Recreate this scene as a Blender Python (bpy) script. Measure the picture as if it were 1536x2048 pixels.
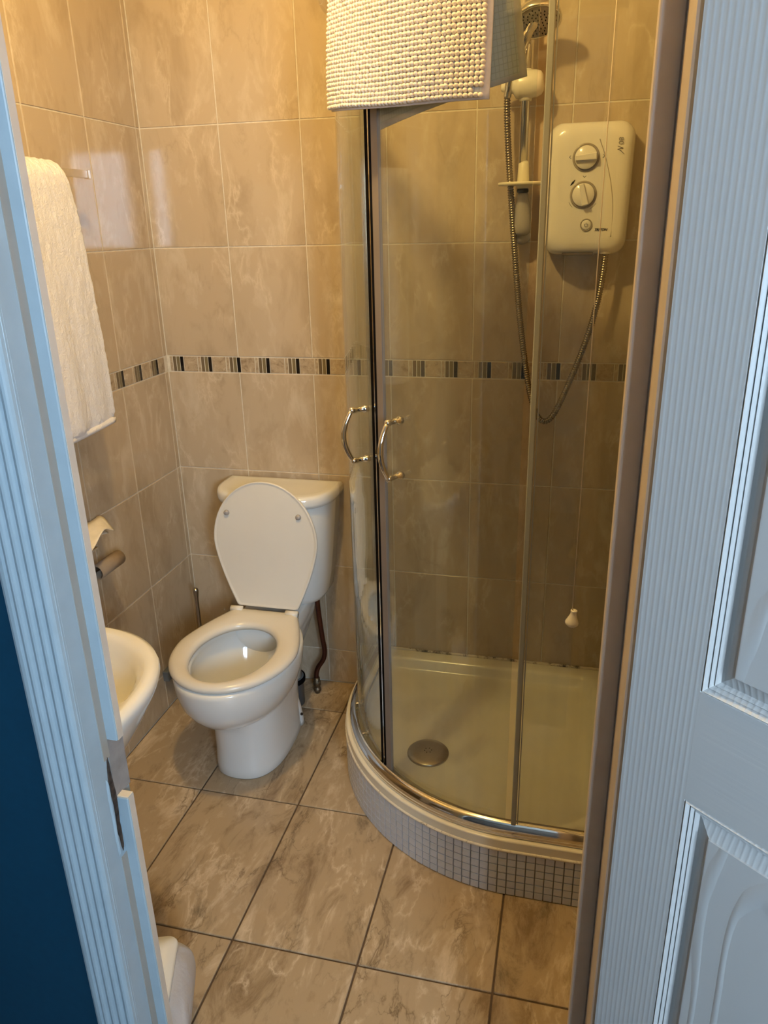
import bpy, bmesh, math, random
from mathutils import Vector, Matrix, noise
random.seed(7)
for o in list(bpy.data.objects): bpy.data.objects.remove(o)
SC = bpy.context.scene
C = SC.collection
# ------------------------------------------------------------------ camera
cam = bpy.data.cameras.new('camera'); co = bpy.data.objects.new('camera', cam); C.objects.link(co)
R_ = Vector((0.97151554, 0.23596882, -0.02182382)); U_ = Vector((-0.06325056, 0.3469546, 0.93574669)); F_ = Vector((-0.22837892, 0.90771208, -0.35199694))
M = Matrix((R_, U_, -F_)).transposed().to_4x4(); M.translation = Vector((1.29144501, -2.27077407, 1.55491855))
co.matrix_world = M
cam.sensor_fit = 'VERTICAL'; cam.sensor_height = 24.0; cam.sensor_width = 18.0
cam.lens = 24.0 * 1523.03 / 2048.0; cam.clip_start = 0.02
SC.camera = co
# ------------------------------------------------------------------ world, exposure
w = bpy.data.worlds.new('world'); SC.world = w; w.use_nodes = True
w.node_tree.nodes['Background'].inputs[0].default_value = (0.45, 0.60, 0.80, 1)
w.node_tree.nodes['Background'].inputs[1].default_value = 0.25
SC.view_settings.view_transform = 'Standard'; SC.view_settings.look = 'None'
SC.view_settings.gamma = 1; SC.view_settings.use_curve_mapping = False
SC.view_settings.exposure = 0.0
LAMP = (0.70, -1.10, 2.54); LAMP_W = 45.0; LAMP_COL = (1.0, 0.675, 0.24)
WINDOW_E = 64.0; WINDOW_COL = (0.60, 0.79, 1.0)
ld = bpy.data.lights.new('ceiling_lamp_light', 'POINT'); ld.energy = LAMP_W; ld.color = LAMP_COL; ld.shadow_soft_size = 0.035
lo = bpy.data.objects.new('ceiling_lamp_light', ld); C.objects.link(lo); lo.location = LAMP
# ------------------------------------------------------------------ materials
def node_mat(name):
    m = bpy.data.materials.new(name); m.use_nodes = True
    nt = m.node_tree; b = nt.nodes['Principled BSDF']
    return m, nt, b
def N(nt, t, **kw):
    n = nt.nodes.new(t)
    for k, v in kw.items():
        if k.startswith('i_'): n.inputs[k[2:].replace('_', ' ')].default_value = v
        else: setattr(n, k, v)
    return n
def ramp(nt, fac, stops):
    r = nt.nodes.new('ShaderNodeValToRGB'); e = r.color_ramp.elements
    while len(e) > 1: e.remove(e[-1])
    e[0].position = stops[0][0]; e[0].color = (*stops[0][1], 1)
    for p, c in stops[1:]:
        x = e.new(p); x.color = (*c, 1)
    nt.links.new(fac, r.inputs[0]); return r.outputs[0]
def mixc(nt, f, a, b, mode='MIX'):
    m = nt.nodes.new('ShaderNodeMix'); m.data_type = 'RGBA'; m.blend_type = mode
    for s, v in ((0, f), (6, a), (7, b)):
        if isinstance(v, (int, float)): m.inputs[s].default_value = v
        elif isinstance(v, tuple): m.inputs[s].default_value = (*v, 1) if len(v) == 3 else v
        else: nt.links.new(v, m.inputs[s])
    return m.outputs[2]
def bump(nt, b, h, st=0.3, d=0.002):
    n = nt.nodes.new('ShaderNodeBump'); n.inputs['Strength'].default_value = st; n.inputs['Distance'].default_value = d
    nt.links.new(h, n.inputs['Height']); nt.links.new(n.outputs[0], b.inputs['Normal'])
def simple(name, col, rough=0.5, metal=0.0, coat=0.0, bscale=None, bst=0.2, var=0.06, em=None):
    m, nt, b = node_mat(name)
    tc = N(nt, 'ShaderNodeTexCoord'); nz = N(nt, 'ShaderNodeTexNoise', i_Scale=bscale or 12.0, i_Detail=4.0)
    nt.links.new(tc.outputs['Object'], nz.inputs['Vector'])
    lo_ = tuple(max(0, c * (1 - var)) for c in col); hi = tuple(min(1, c * (1 + var)) for c in col)
    nt.links.new(ramp(nt, nz.outputs[0], [(0.3, lo_), (0.7, hi)]), b.inputs['Base Color'])
    b.inputs['Roughness'].default_value = rough; b.inputs['Metallic'].default_value = metal
    if coat: b.inputs['Coat Weight'].default_value = coat; b.inputs['Coat Roughness'].default_value = 0.05
    if bscale: bump(nt, b, nz.outputs[0], bst)
    if em:
        b.inputs['Emission Color'].default_value = (*em[0], 1); b.inputs['Emission Strength'].default_value = em[1]
    return m
def stone(name, base, dark, light, scale, rough, dv=0.4, lv_=0.5, dist=0.5, rot=0.0, stretch=(1, 1, 1), det=0.6, stain=0.0, bumpst=0.0, crack=0.0):
    """cloudy stone print: base clouds, feathery light veins, faint dark veins, optional dark stains and hair cracks"""
    m, nt, b = node_mat(name)
    tc = N(nt, 'ShaderNodeTexCoord'); oi = N(nt, 'ShaderNodeObjectInfo')
    mul = N(nt, 'ShaderNodeVectorMath', operation='SCALE'); mul.inputs[0].default_value = (37.1, 21.7, 53.3)
    nt.links.new(oi.outputs['Random'], mul.inputs['Scale'])
    mp = N(nt, 'ShaderNodeMapping'); mp.inputs['Rotation'].default_value = (0, rot, 0); mp.inputs['Scale'].default_value = stretch
    nt.links.new(tc.outputs['Object'], mp.inputs[0])
    def shifted(k):
        ad = N(nt, 'ShaderNodeVectorMath', operation='ADD'); nt.links.new(mp.outputs[0], ad.inputs[0]); nt.links.new(mul.outputs[0], ad.inputs[1])
        a2 = N(nt, 'ShaderNodeVectorMath', operation='ADD'); a2.inputs[1].default_value = (3.1 * k, 7.7 * k, 1.9 * k); nt.links.new(ad.outputs[0], a2.inputs[0]); return a2.outputs[0]
    def noise_(k, sc, d=5.0, ro=0.55, di=0.0):
        n = N(nt, 'ShaderNodeTexNoise', i_Scale=sc, i_Detail=d, i_Roughness=ro, i_Distortion=di); nt.links.new(shifted(k), n.inputs['Vector']); return n.outputs[0]
    def ridge(k, sc, wdt, peak, di):
        v = noise_(k, sc, 6.0, 0.6, di); q = N(nt, 'ShaderNodeMath', operation='SUBTRACT'); q.inputs[1].default_value = 0.5; nt.links.new(v, q.inputs[0])
        q2 = N(nt, 'ShaderNodeMath', operation='ABSOLUTE'); nt.links.new(q.outputs[0], q2.inputs[0])
        return ramp(nt, q2.outputs[0], [(0.0, (peak,) * 3), (wdt * 0.35, (peak * 0.4,) * 3), (wdt, (0, 0, 0))])
    n1 = noise_(0, scale, 8.0, det, dist)
    col = ramp(nt, n1, [(0.33, dark), (0.47, base), (0.56, base), (0.70, light)])
    g1 = ramp(nt, noise_(1, scale * 0.9, 3.0), [(0.46, (0, 0, 0)), (0.62, (1, 1, 1))])
    col = mixc(nt, mixc(nt, 1.0, ridge(2, scale * 1.1, 0.05, lv_, dist), g1, 'MULTIPLY'), col, tuple(min(1, x * 1.12) for x in light))
    g2 = ramp(nt, noise_(3, scale * 0.8, 3.0), [(0.48, (0, 0, 0)), (0.64, (1, 1, 1))])
    col = mixc(nt, mixc(nt, 1.0, ridge(4, scale * 0.8, 0.03, dv, dist), g2, 'MULTIPLY'), col, tuple(x * 0.72 for x in dark))
    if crack:
        col = mixc(nt, mixc(nt, 1.0, ridge(6, scale * 0.5, 0.006, crack, dist * 0.5), g2, 'MULTIPLY'), col, tuple(x * 0.35 for x in dark))
    if stain:
        g = ramp(nt, noise_(5, 4.0, 8.0, 0.72, 0.6), [(0.58, (0, 0, 0)), (0.70, (stain,) * 3)]); col = mixc(nt, g, col, tuple(x * 0.28 for x in base))
    nt.links.new(col, b.inputs['Base Color']); b.inputs['Roughness'].default_value = rough
    if bumpst: bump(nt, b, n1, bumpst, 0.001)
    return m
m_tile = stone('glazed_wall_tile', (0.485, 0.385, 0.265), (0.41, 0.318, 0.212), (0.59, 0.50, 0.375), 5.5, 0.05, dv=0.30, lv_=0.55, dist=0.35, rot=math.radians(-38), stretch=(1.7, 1, 0.75))
m_btile = stone('stone_border_tile', (0.42, 0.325, 0.215), (0.27, 0.195, 0.12), (0.56, 0.46, 0.33), 40.0, 0.25, dv=0.7, lv_=0.5, dist=0.6)
m_floor = stone('floor_tile', (0.43, 0.325, 0.205), (0.24, 0.165, 0.095), (0.62, 0.505, 0.365), 5.5, 0.26, dv=0.8, lv_=0.7, dist=0.5, rot=math.radians(-55), stretch=(1.9, 1, 0.8), det=0.68, stain=0.8, bumpst=0.12, crack=0.5)
m_grout = simple('pale_grout', (0.62, 0.56, 0.45), 0.8, bscale=60, var=0.1)
m_fgrout = simple('brown_floor_grout', (0.10, 0.065, 0.04), 0.85, bscale=60, var=0.2)
m_taupe = simple('taupe_glass_strip', (0.15, 0.11, 0.065), 0.12)
m_olive = simple('olive_stone_strip', (0.19, 0.15, 0.08), 0.2)
m_black = simple('black_glass_strip', (0.006, 0.006, 0.007), 0.08)
m_ceramic = simple('white_glazed_ceramic', (0.80, 0.80, 0.77), 0.08, coat=0.4, var=0.01)
m_seat = simple('white_seat_plastic', (0.76, 0.72, 0.64), 0.22, var=0.01)
m_acrylic = simple('cream_shower_tray_acrylic', (0.78, 0.73, 0.60), 0.16, var=0.03)
m_chrome = simple('chrome', (0.80, 0.79, 0.77), 0.07, 1.0, var=0.02)
m_brushed = simple('brushed_metal', (0.42, 0.38, 0.33), 0.28, 1.0, bscale=90, bst=0.1)
m_alu = simple('polished_aluminium', (0.62, 0.60, 0.58), 0.18, 1.0, var=0.04)
m_rubber = simple('black_rubber', (0.004, 0.003, 0.003), 0.9)
m_rubber.node_tree.nodes['Principled BSDF'].inputs['Specular IOR Level'].default_value = 0.08
m_greyseal = simple('grey_magnetic_seal', (0.22, 0.185, 0.165), 0.5)
m_copper = simple('tarnished_copper', (0.10, 0.035, 0.02), 0.30, 0.7, var=0.3)
m_brass = simple('weathered_compression_fitting', (0.16, 0.13, 0.09), 0.4, 0.8, bscale=120, bst=0.6, var=0.5)
m_greyplastic = simple('grey_soil_pipe_plastic', (0.13, 0.15, 0.17), 0.4)
m_whiteplastic = simple('white_plastic', (0.74, 0.70, 0.60), 0.25, var=0.02)
m_heater = simple('heater_white_plastic', (0.78, 0.74, 0.66), 0.16, coat=0.0, var=0.02)
m_heater_trim = simple('heater_warm_grey_plastic', (0.34, 0.29, 0.22), 0.3)
m_vent = simple('brown_vent_slot', (0.10, 0.07, 0.045), 0.6)
m_ink = simple('black_printing', (0.02, 0.02, 0.025), 0.5)
m_greyink = simple('grey_printing', (0.14, 0.13, 0.12), 0.5)
m_hose = simple('dull_chrome_hose', (0.27, 0.23, 0.18), 0.25, 1.0)
m_soap = simple('ivory_soap_dish', (0.80, 0.74, 0.55), 0.3)
m_greyclear = simple('grey_bracket_plastic', (0.38, 0.35, 0.33), 0.25)
m_strip = simple('pale_grey_plastic_strip', (0.30, 0.305, 0.275), 0.3)
m_card = simple('grey_brown_cardboard', (0.30, 0.23, 0.165), 0.85, bscale=80)
m_paper = simple('tissue_paper', (0.82, 0.76, 0.64), 0.9, bscale=40, bst=0.1)
m_teal = simple('teal_wall_paint', (0.002, 0.048, 0.10), 0.6, bscale=70, bst=0.08)
m_plain = simple('plain_wall_paint', (0.45, 0.42, 0.37), 0.8, bscale=40)
m_ceil = simple('white_ceiling_paint', (0.72, 0.70, 0.66), 0.9, bscale=40)
m_carpet = simple('dark_hall_carpet', (0.07, 0.06, 0.055), 1.0, bscale=200, bst=0.8, var=0.3)
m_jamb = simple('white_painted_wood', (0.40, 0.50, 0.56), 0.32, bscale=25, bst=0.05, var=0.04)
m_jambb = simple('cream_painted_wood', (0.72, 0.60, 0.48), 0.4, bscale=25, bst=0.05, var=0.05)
m_caulk = simple('tan_caulk', (0.38, 0.34, 0.29), 0.6)
m_raw = simple('bare_grey_wood', (0.30, 0.27, 0.25), 0.8, bscale=45, bst=0.4, var=0.15)
m_cutwood = simple('pale_cut_wood', (0.62, 0.56, 0.46), 0.7)
m_gouge = simple('dark_splintered_wood', (0.05, 0.032, 0.022), 0.9, bscale=90, bst=1.0, var=0.7)
m_cord = simple('white_cord', (0.72, 0.64, 0.50), 0.7)
m_beads = simple('cream_chenille', (0.74, 0.67, 0.59), 0.9, bscale=150, bst=0.4, var=0.05)
m_mosaic = simple('grey_mosaic_tile', (0.60, 0.62, 0.67), 0.2, var=0.08)
m_mgrout = simple('grey_mosaic_grout', (0.20, 0.18, 0.16), 0.85)
def mat_sealant():
    m, nt, b = node_mat('mouldy_white_sealant')
    tc = N(nt, 'ShaderNodeTexCoord'); nz = N(nt, 'ShaderNodeTexNoise', i_Scale=13.0, i_Detail=8.0, i_Roughness=0.85)
    nt.links.new(tc.outputs['Object'], nz.inputs['Vector'])
    nt.links.new(ramp(nt, nz.outputs[0], [(0.50, (0.66, 0.58, 0.44)), (0.56, (0.25, 0.19, 0.13)), (0.60, (0.05, 0.04, 0.03))]), b.inputs['Base Color'])
    b.inputs['Roughness'].default_value = 0.5; bump(nt, b, nz.outputs[0], 0.5); return m
m_sealant = mat_sealant()
def mat_caulk():
    m, nt, b = node_mat('chipped_cream_sealant')
    tc = N(nt, 'ShaderNodeTexCoord'); nz = N(nt, 'ShaderNodeTexNoise', i_Scale=70.0, i_Detail=6.0, i_Roughness=0.8)
    nt.links.new(tc.outputs['Object'], nz.inputs['Vector'])
    nt.links.new(ramp(nt, nz.outputs[0], [(0.56, (0.78, 0.72, 0.60)), (0.66, (0.25, 0.19, 0.12))]), b.inputs['Base Color'])
    b.inputs['Roughness'].default_value = 0.5; bump(nt, b, nz.outputs[0], 0.6); return m
m_creamseal = mat_caulk()
def mat_glass():
    m = bpy.data.materials.new('shower_glass'); m.use_nodes = True; nt = m.node_tree; nt.nodes.clear()
    out = N(nt, 'ShaderNodeOutputMaterial'); tr = N(nt, 'ShaderNodeBsdfTransparent'); tr.inputs[0].default_value = (0.93, 0.955, 0.93, 1)
    gl = N(nt, 'ShaderNodeBsdfGlossy'); gl.inputs['Roughness'].default_value = 0.02; gl.inputs[0].default_value = (1, 1, 1, 1)
    df = N(nt, 'ShaderNodeBsdfDiffuse'); df.inputs[0].default_value = (0.75, 0.76, 0.72, 1)
    fr = N(nt, 'ShaderNodeFresnel'); geo = N(nt, 'ShaderNodeNewGeometry'); io = N(nt, 'ShaderNodeMapRange')
    io.inputs['To Min'].default_value = 1.5; io.inputs['To Max'].default_value = 1 / 1.5; nt.links.new(geo.outputs['Backfacing'], io.inputs[0]); nt.links.new(io.outputs[0], fr.inputs[0])
    tc = N(nt, 'ShaderNodeTexCoord'); nz = N(nt, 'ShaderNodeTexNoise', i_Scale=7.0, i_Detail=4.0)
    mp = N(nt, 'ShaderNodeMapping'); mp.inputs['Scale'].default_value = (3, 3, 0.25)
    nt.links.new(tc.outputs['Object'], mp.inputs[0]); nt.links.new(mp.outputs[0], nz.inputs['Vector'])
    hz = N(nt, 'ShaderNodeMapRange'); hz.inputs['To Min'].default_value = 0.0; hz.inputs['To Max'].default_value = 0.055
    hz.inputs['From Min'].default_value = 0.35; hz.inputs['From Max'].default_value = 0.75
    nt.links.new(nz.outputs[0], hz.inputs[0])
    m1 = N(nt, 'ShaderNodeMixShader'); m2 = N(nt, 'ShaderNodeMixShader')
    nt.links.new(hz.outputs[0], m1.inputs[0]); nt.links.new(tr.outputs[0], m1.inputs[1]); nt.links.new(df.outputs[0], m1.inputs[2])
    nt.links.new(fr.outputs[0], m2.inputs[0]); nt.links.new(m1.outputs[0], m2.inputs[1]); nt.links.new(gl.outputs[0], m2.inputs[2])
    nt.links.new(m2.outputs[0], out.inputs[0]); return m
m_glass = mat_glass()
def mat_emit(name, col, s):
    m = bpy.data.materials.new(name); m.use_nodes = True; nt = m.node_tree; nt.nodes.clear()
    out = N(nt, 'ShaderNodeOutputMaterial'); e = N(nt, 'ShaderNodeEmission'); e.inputs[0].default_value = (*col, 1); e.inputs[1].default_value = s
    nt.links.new(e.outputs[0], out.inputs[0]); return m
m_sky = mat_emit('daylit_window_pane', WINDOW_COL, WINDOW_E)
m_bulb = mat_emit('lit_lamp_lens', LAMP_COL, 8.0)
def mat_grain(name, kind):
    m, nt, b = node_mat(name)
    tc = N(nt, 'ShaderNodeTexCoord'); mp = N(nt, 'ShaderNodeMapping'); nt.links.new(tc.outputs['Object'], mp.inputs[0])
    if kind == 'v': mp.inputs['Scale'].default_value = (1, 1, 0.02)
    elif kind == 'h': mp.inputs['Scale'].default_value = (0.03, 1, 1)
    else: mp.inputs['Scale'].default_value = (1, 1, 0.18)
    if kind == 'p':
        nz0 = N(nt, 'ShaderNodeTexNoise', i_Scale=5.0, i_Detail=1.5); nt.links.new(mp.outputs[0], nz0.inputs['Vector'])
        wv = N(nt, 'ShaderNodeMath', operation='MULTIPLY'); wv.inputs[1].default_value = 120.0; nt.links.new(nz0.outputs[0], wv.inputs[0])
        nz1 = N(nt, 'ShaderNodeTexNoise', i_Scale=60.0, i_Detail=2.0); nt.links.new(mp.outputs[0], nz1.inputs['Vector'])
        ad = N(nt, 'ShaderNodeMath', operation='ADD'); nt.links.new(wv.outputs[0], ad.inputs[0]); nt.links.new(nz1.outputs[0], ad.inputs[1])
        sn = N(nt, 'ShaderNodeMath', operation='SINE'); nt.links.new(ad.outputs[0], sn.inputs[0])
        h = ramp(nt, sn.outputs[0], [(0.0, (0, 0, 0)), (0.72, (0.1,) * 3), (1.0, (1, 1, 1))]); st = 0.40
    elif kind == 'v':
        wt = N(nt, 'ShaderNodeTexWave', wave_type='BANDS', bands_direction='X'); wt.inputs['Scale'].default_value = 52.0; wt.inputs['Distortion'].default_value = 1.6
        wt.inputs['Detail'].default_value = 3.0; wt.inputs['Detail Scale'].default_value = 0.55; wt.inputs['Detail Roughness'].default_value = 0.7
        mp.inputs['Scale'].default_value = (1, 1, 0.022); nt.links.new(mp.outputs[0], wt.inputs['Vector'])
        h = ramp(nt, wt.outputs['Fac'], [(0.0, (0, 0, 0)), (0.45, (0.15,) * 3), (1.0, (1, 1, 1))]); st = 0.15
    else:
        nz0 = N(nt, 'ShaderNodeTexNoise', i_Scale=150.0, i_Detail=2.0, i_Roughness=0.5, i_Distortion=0.3)
        nt.links.new(mp.outputs[0], nz0.inputs['Vector']); h = nz0.outputs[0]; st = 0.22
    b.inputs['Base Color'].default_value = (0.50, 0.505, 0.495, 1); b.inputs['Roughness'].default_value = 0.38
    bump(nt, b, h, st, 0.0016); return m
m_dv, m_dh, m_dp = mat_grain('door_paint_vertical_grain', 'v'), mat_grain('door_paint_horizontal_grain', 'h'), mat_grain('door_paint_panel_grain', 'p')
def mat_towel():
    m, nt, b = node_mat('white_terry_cotton')
    tc = N(nt, 'ShaderNodeTexCoord'); nz = N(nt, 'ShaderNodeTexNoise', i_Scale=190.0, i_Detail=4.0, i_Roughness=0.7)
    nt.links.new(tc.outputs['Object'], nz.inputs['Vector'])
    b.inputs['Base Color'].default_value = (0.84, 0.82, 0.83, 1); b.inputs['Roughness'].default_value = 0.95
    b.inputs['Sheen Weight'].default_value = 0.3
    bump(nt, b, nz.outputs[0], 0.9, 0.004); return m
m_towel = mat_towel()
def mat_backing():
    m, nt, b = node_mat('grey_blue_mat_backing')
    uv = N(nt, 'ShaderNodeTexCoord'); sp = N(nt, 'ShaderNodeSeparateXYZ'); nt.links.new(uv.outputs['UV'], sp.inputs[0])
    hs = []
    for k, f in ((0, 46.0), (1, 60.0)):
        a = N(nt, 'ShaderNodeMath', operation='MULTIPLY'); a.inputs[1].default_value = f; nt.links.new(sp.outputs[k], a.inputs[0])
        fr = N(nt, 'ShaderNodeMath', operation='FRACT'); nt.links.new(a.outputs[0], fr.inputs[0])
        hs.append(ramp(nt, fr.outputs[0], [(0.0, (0, 0, 0)), (0.12, (1, 1, 1)), (0.88, (1, 1, 1)), (1.0, (0, 0, 0))]))
    g = mixc(nt, 1.0, hs[0], hs[1], 'MULTIPLY')
    nt.links.new(mixc(nt, g, (0.52, 0.53, 0.51), (0.62, 0.65, 0.65)), b.inputs['Base Color'])
    b.inputs['Roughness'].default_value = 0.95
    bump(nt, b, g, 0.5, 0.001); return m
m_backing = mat_backing()
m_hem = simple('lilac_white_mat_hem', (0.62, 0.58, 0.58), 0.9, bscale=120)
def mat_bag():
    m, nt, b = node_mat('translucent_bin_bag')
    b.inputs['Base Color'].default_value = (0.66, 0.67, 0.72, 1); b.inputs['Roughness'].default_value = 0.3
    b.inputs['Transmission Weight'].default_value = 0.0; b.inputs['Alpha'].default_value = 0.72
    tc = N(nt, 'ShaderNodeTexCoord'); nz = N(nt, 'ShaderNodeTexNoise', i_Scale=22.0, i_Detail=5.0); nt.links.new(tc.outputs['Object'], nz.inputs['Vector'])
    bump(nt, b, nz.outputs[0], 0.7, 0.01); return m
m_bag = mat_bag()
# ------------------------------------------------------------------ geometry helpers
ORG = {}                                    # world origin of every object made
class MB:
    def __init__(s): s.bm = bmesh.new(); s.mi = 0
    def add(s, vs, fs, smooth=False):
        v = [s.bm.verts.new(p) for p in vs]; out = []
        for f in fs:
            try: q = s.bm.faces.new([v[i] for i in f])
            except ValueError: continue
            q.material_index = s.mi; q.smooth = smooth; out.append(q)
        return v, out
    def box(s, a, b, bev=0.0, seg=1):
        (x0, y0, z0), (x1, y1, z1) = a, b
        v, f = s.add([(x0, y0, z0), (x1, y0, z0), (x1, y1, z0), (x0, y1, z0), (x0, y0, z1), (x1, y0, z1), (x1, y1, z1), (x0, y1, z1)],
              [(0, 3, 2, 1), (4, 5, 6, 7), (0, 1, 5, 4), (1, 2, 6, 5), (2, 3, 7, 6), (3, 0, 4, 7)])
        if bev:
            es = list({e for q in f for e in q.edges})
            bmesh.ops.bevel(s.bm, geom=es, offset=bev, segments=seg, affect='EDGES', profile=0.5)
    def rings(s, rs, closed=True, cap0=True, cap1=True, smooth=True, loop=False):
        n = len(rs[0]); vs = [p for r in rs for p in r]; fs = []
        K = len(rs)
        for i in range(K if loop else K - 1):
            for j in range(n if closed else n - 1):
                a = i * n + j; b = i * n + (j + 1) % n; c = ((i + 1) % K) * n + (j + 1) % n; d = ((i + 1) % K) * n + j
                fs.append((a, b, c, d))
        if cap0 and not loop: fs.append(tuple(range(n))[::-1])
        if cap1 and not loop: fs.append(tuple((K - 1) * n + j for j in range(n)))
        s.add(vs, fs, smooth)
    def tube(s, pts, rad, n=12, cap=True):
        pts = [Vector(p) for p in pts]; K = len(pts)
        rad = rad if isinstance(rad, (list, tuple)) else [rad] * K
        t0 = (pts[1] - pts[0]).normalized(); up = Vector((0, 0, 1)) if abs(t0.z) < 0.9 else Vector((1, 0, 0))
        nx = t0.cross(up).normalized(); rs = []
        for i, p in enumerate(pts):
            t = (pts[min(i + 1, K - 1)] - pts[max(i - 1, 0)]).normalized()
            nx = (nx - t * nx.dot(t)).normalized(); ny = t.cross(nx)
            rs.append([p + (nx * math.cos(a) + ny * math.sin(a)) * rad[i] for a in [2 * math.pi * k / n for k in range(n)]])
        s.rings(rs, cap0=cap, cap1=cap)
    def lathe(s, o, ax, prof, n=24, cap0=True, cap1=True):
        o = Vector(o); ax = Vector(ax).normalized(); up = Vector((0, 0, 1)) if abs(ax.z) < 0.9 else Vector((1, 0, 0))
        x = ax.cross(up).normalized(); y = ax.cross(x)
        s.rings([[o + ax * h + (x * math.cos(a) + y * math.sin(a)) * r for a in [2 * math.pi * k / n for k in range(n)]] for r, h in prof], cap0=cap0, cap1=cap1)
def build(name, mb, mat, parent=None, org=None, **props):
    """link one mesh object; geometry given in world space, origin at org (or the parent's origin)"""
    o3 = Vector(ORG[parent.name]) if parent is not None else Vector(org or (0, 0, 0))
    bm = mb.bm if isinstance(mb, MB) else mb
    bmesh.ops.recalc_face_normals(bm, faces=bm.faces)
    if o3.length: bmesh.ops.translate(bm, verts=bm.verts, vec=-o3)
    me = bpy.data.meshes.new(name); bm.to_mesh(me); bm.free()
    for m in (mat if isinstance(mat, (list, tuple)) else [mat]): me.materials.append(m)
    ob = bpy.data.objects.new(name, me); C.objects.link(ob)
    if parent is not None: ob.parent = parent
    else: ob.location = o3
    ORG[ob.name] = o3.copy()
    for k, v in props.items(): ob[k] = v
    return ob
def thing(name, label, cat, org, group=None):
    o = bpy.data.objects.new(name, None); C.objects.link(o); o.location = org; o['label'] = label; o['category'] = cat
    o.empty_display_size = 0.05
    if group: o['group'] = group
    ORG[o.name] = Vector(org); return o
def struct(name, mb, mat, label, cat): return build(name, mb, mat, kind='structure', label=label, category=cat)
def smooth_curve(pts, n=8):
    P = [Vector(p) for p in pts]; P = [2 * P[0] - P[1]] + P + [2 * P[-1] - P[-2]]; out = []
    for i in range(1, len(P) - 2):
        for k in range(n):
            t = k / n; a, b, c, d = P[i - 1:i + 3]
            out.append(0.5 * ((2 * b) + (c - a) * t + (2 * a - 5 * b + 4 * c - d) * t * t + (3 * b - a - 3 * c + d) * t ** 3))
    out.append(P[-2]); return out
def rrect(cx, cz, hw, hh, r, n=5):
    out = []
    for (sx, sz, a0) in ((1, 1, 0), (-1, 1, 90), (-1, -1, 180), (1, -1, 270)):
        for k in range(n + 1):
            a = math.radians(a0 + 90 * k / n); out.append((cx + sx * (hw - r) + r * math.cos(a), cz + sz * (hh - r) + r * math.sin(a)))
    return out
# ------------------------------------------------------------------ room
XR, YF, H = 1.47, -1.48, 2.58
YH = -1.552                                     # hall face of the door wall
JL, JR = 0.697, 1.3665                          # jamb faces of the doorway
b = MB(); b.box((-0.1, 0.0015, -0.1), (XR + 0.1, 0.1, H)); wall_back = struct('wall_back', b, m_grout, 'back wall of beige marble-effect tiles with a mosaic border strip', 'wall')
b = MB(); b.box((-0.1, YF, -0.1), (-0.0015, 0.0015, H)); wall_left = struct('wall_left', b, m_grout, 'left wall of beige glossy tiles beside the toilet', 'wall')
b = MB(); b.box((XR + 0.0015, YF, -0.1), (XR + 0.1, 0.0015, H)); wall_right = struct('wall_right', b, m_grout, 'right tiled wall at the end of the shower', 'wall')
b = MB(); b.box((-0.0015, YF, -0.1), (XR + 0.0015, 0.0015, -0.0035)); floor = struct('floor', b, m_fgrout, 'bathroom floor of rectangular brown stone-effect tiles', 'floor')
b = MB(); b.box((-0.1, YF, H), (XR + 0.1, 0.1, H + 0.05)); struct('ceiling', b, m_ceil, 'white bathroom ceiling above the frame', 'ceiling')
b = MB()
b.box((-0.1, YH, -0.1), (JL - 0.02, YF, H)); b.box((JR + 0.02, YH, -0.1), (XR + 1.2, YF, H)); b.box((JL - 0.02, YH, 2.03), (JR + 0.02, YF, H))
b.box((-1.0, YH, -0.1), (-0.1, YF, H))
b.mi = 1; b.box((-1.0, YH - 0.002, -0.1), (JL - 0.015, YH, H)); b.box((JR + 0.015, YH - 0.002, -0.1), (XR + 1.2, YH, H)); b.box((JL - 0.015, YH - 0.002, 2.03), (JR + 0.015, YH, H))
struct('wall_door', b, [m_plain, m_teal], 'deep teal painted hall wall around the doorway', 'wall')
# hallway the camera stands in
HY = -3.50; WX = [(1.84, 1.95), (2.14, 2.66)]; WZ = (1.44, 2.13)
b = MB(); b.box((-1.0, HY - 0.1, -0.1), (WX[0][0] - 0.05, HY, H)); b.box((WX[1][1] + 0.05, HY - 0.1, -0.1), (3.2, HY, H))
b.box((WX[0][0] - 0.05, HY - 0.1, -0.1), (WX[1][1] + 0.05, HY, WZ[0] - 0.05)); b.box((WX[0][0] - 0.05, HY - 0.1, WZ[1] + 0.05), (WX[1][1] + 0.05, HY, H))
struct('wall_hall_rear', b, m_plain, 'hall wall behind the camera with a window', 'wall')
b = MB(); b.box((-1.1, HY, -0.1), (-1.0, YH, H)); struct('wall_hall_left', b, m_teal, 'left end wall of the hall', 'wall')
b = MB(); b.box((3.2, HY, -0.1), (3.3, YH, H)); b.box((XR + 1.2, YH, -0.1), (3.3, YF, H)); struct('wall_hall_right', b, m_plain, 'right end wall of the hall', 'wall')
b = MB(); b.box((-1.0, HY, -0.1), (3.2, YH, -0.004)); b.box((JL - 0.015, YH, -0.1), (JR + 0.015, YF, -0.004)); struct('floor_hall', b, m_carpet, 'dark hall carpet outside the bathroom', 'floor')
b = MB(); b.box((-1.0, HY, H), (3.2, YH, H + 0.05)); struct('ceiling_hall', b, m_ceil, 'white hall ceiling', 'ceiling')
b = MB(); z0, z1 = WZ
b.box((WX[0][0] - 0.05, HY - 0.06, z0 - 0.05), (WX[1][1] + 0.05, HY + 0.01, z0)); b.box((WX[0][0] - 0.05, HY - 0.06, z1), (WX[1][1] + 0.05, HY + 0.01, z1 + 0.05))
for x0, x1 in ((WX[0][0] - 0.05, WX[0][0]), (WX[0][1], WX[1][0]), (WX[1][1], WX[1][1] + 0.05)): b.box((x0, HY - 0.06, z0), (x1, HY + 0.01, z1))
win = struct('window_1', b, m_jambb, 'hall window behind the camera letting in daylight', 'window')
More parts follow.
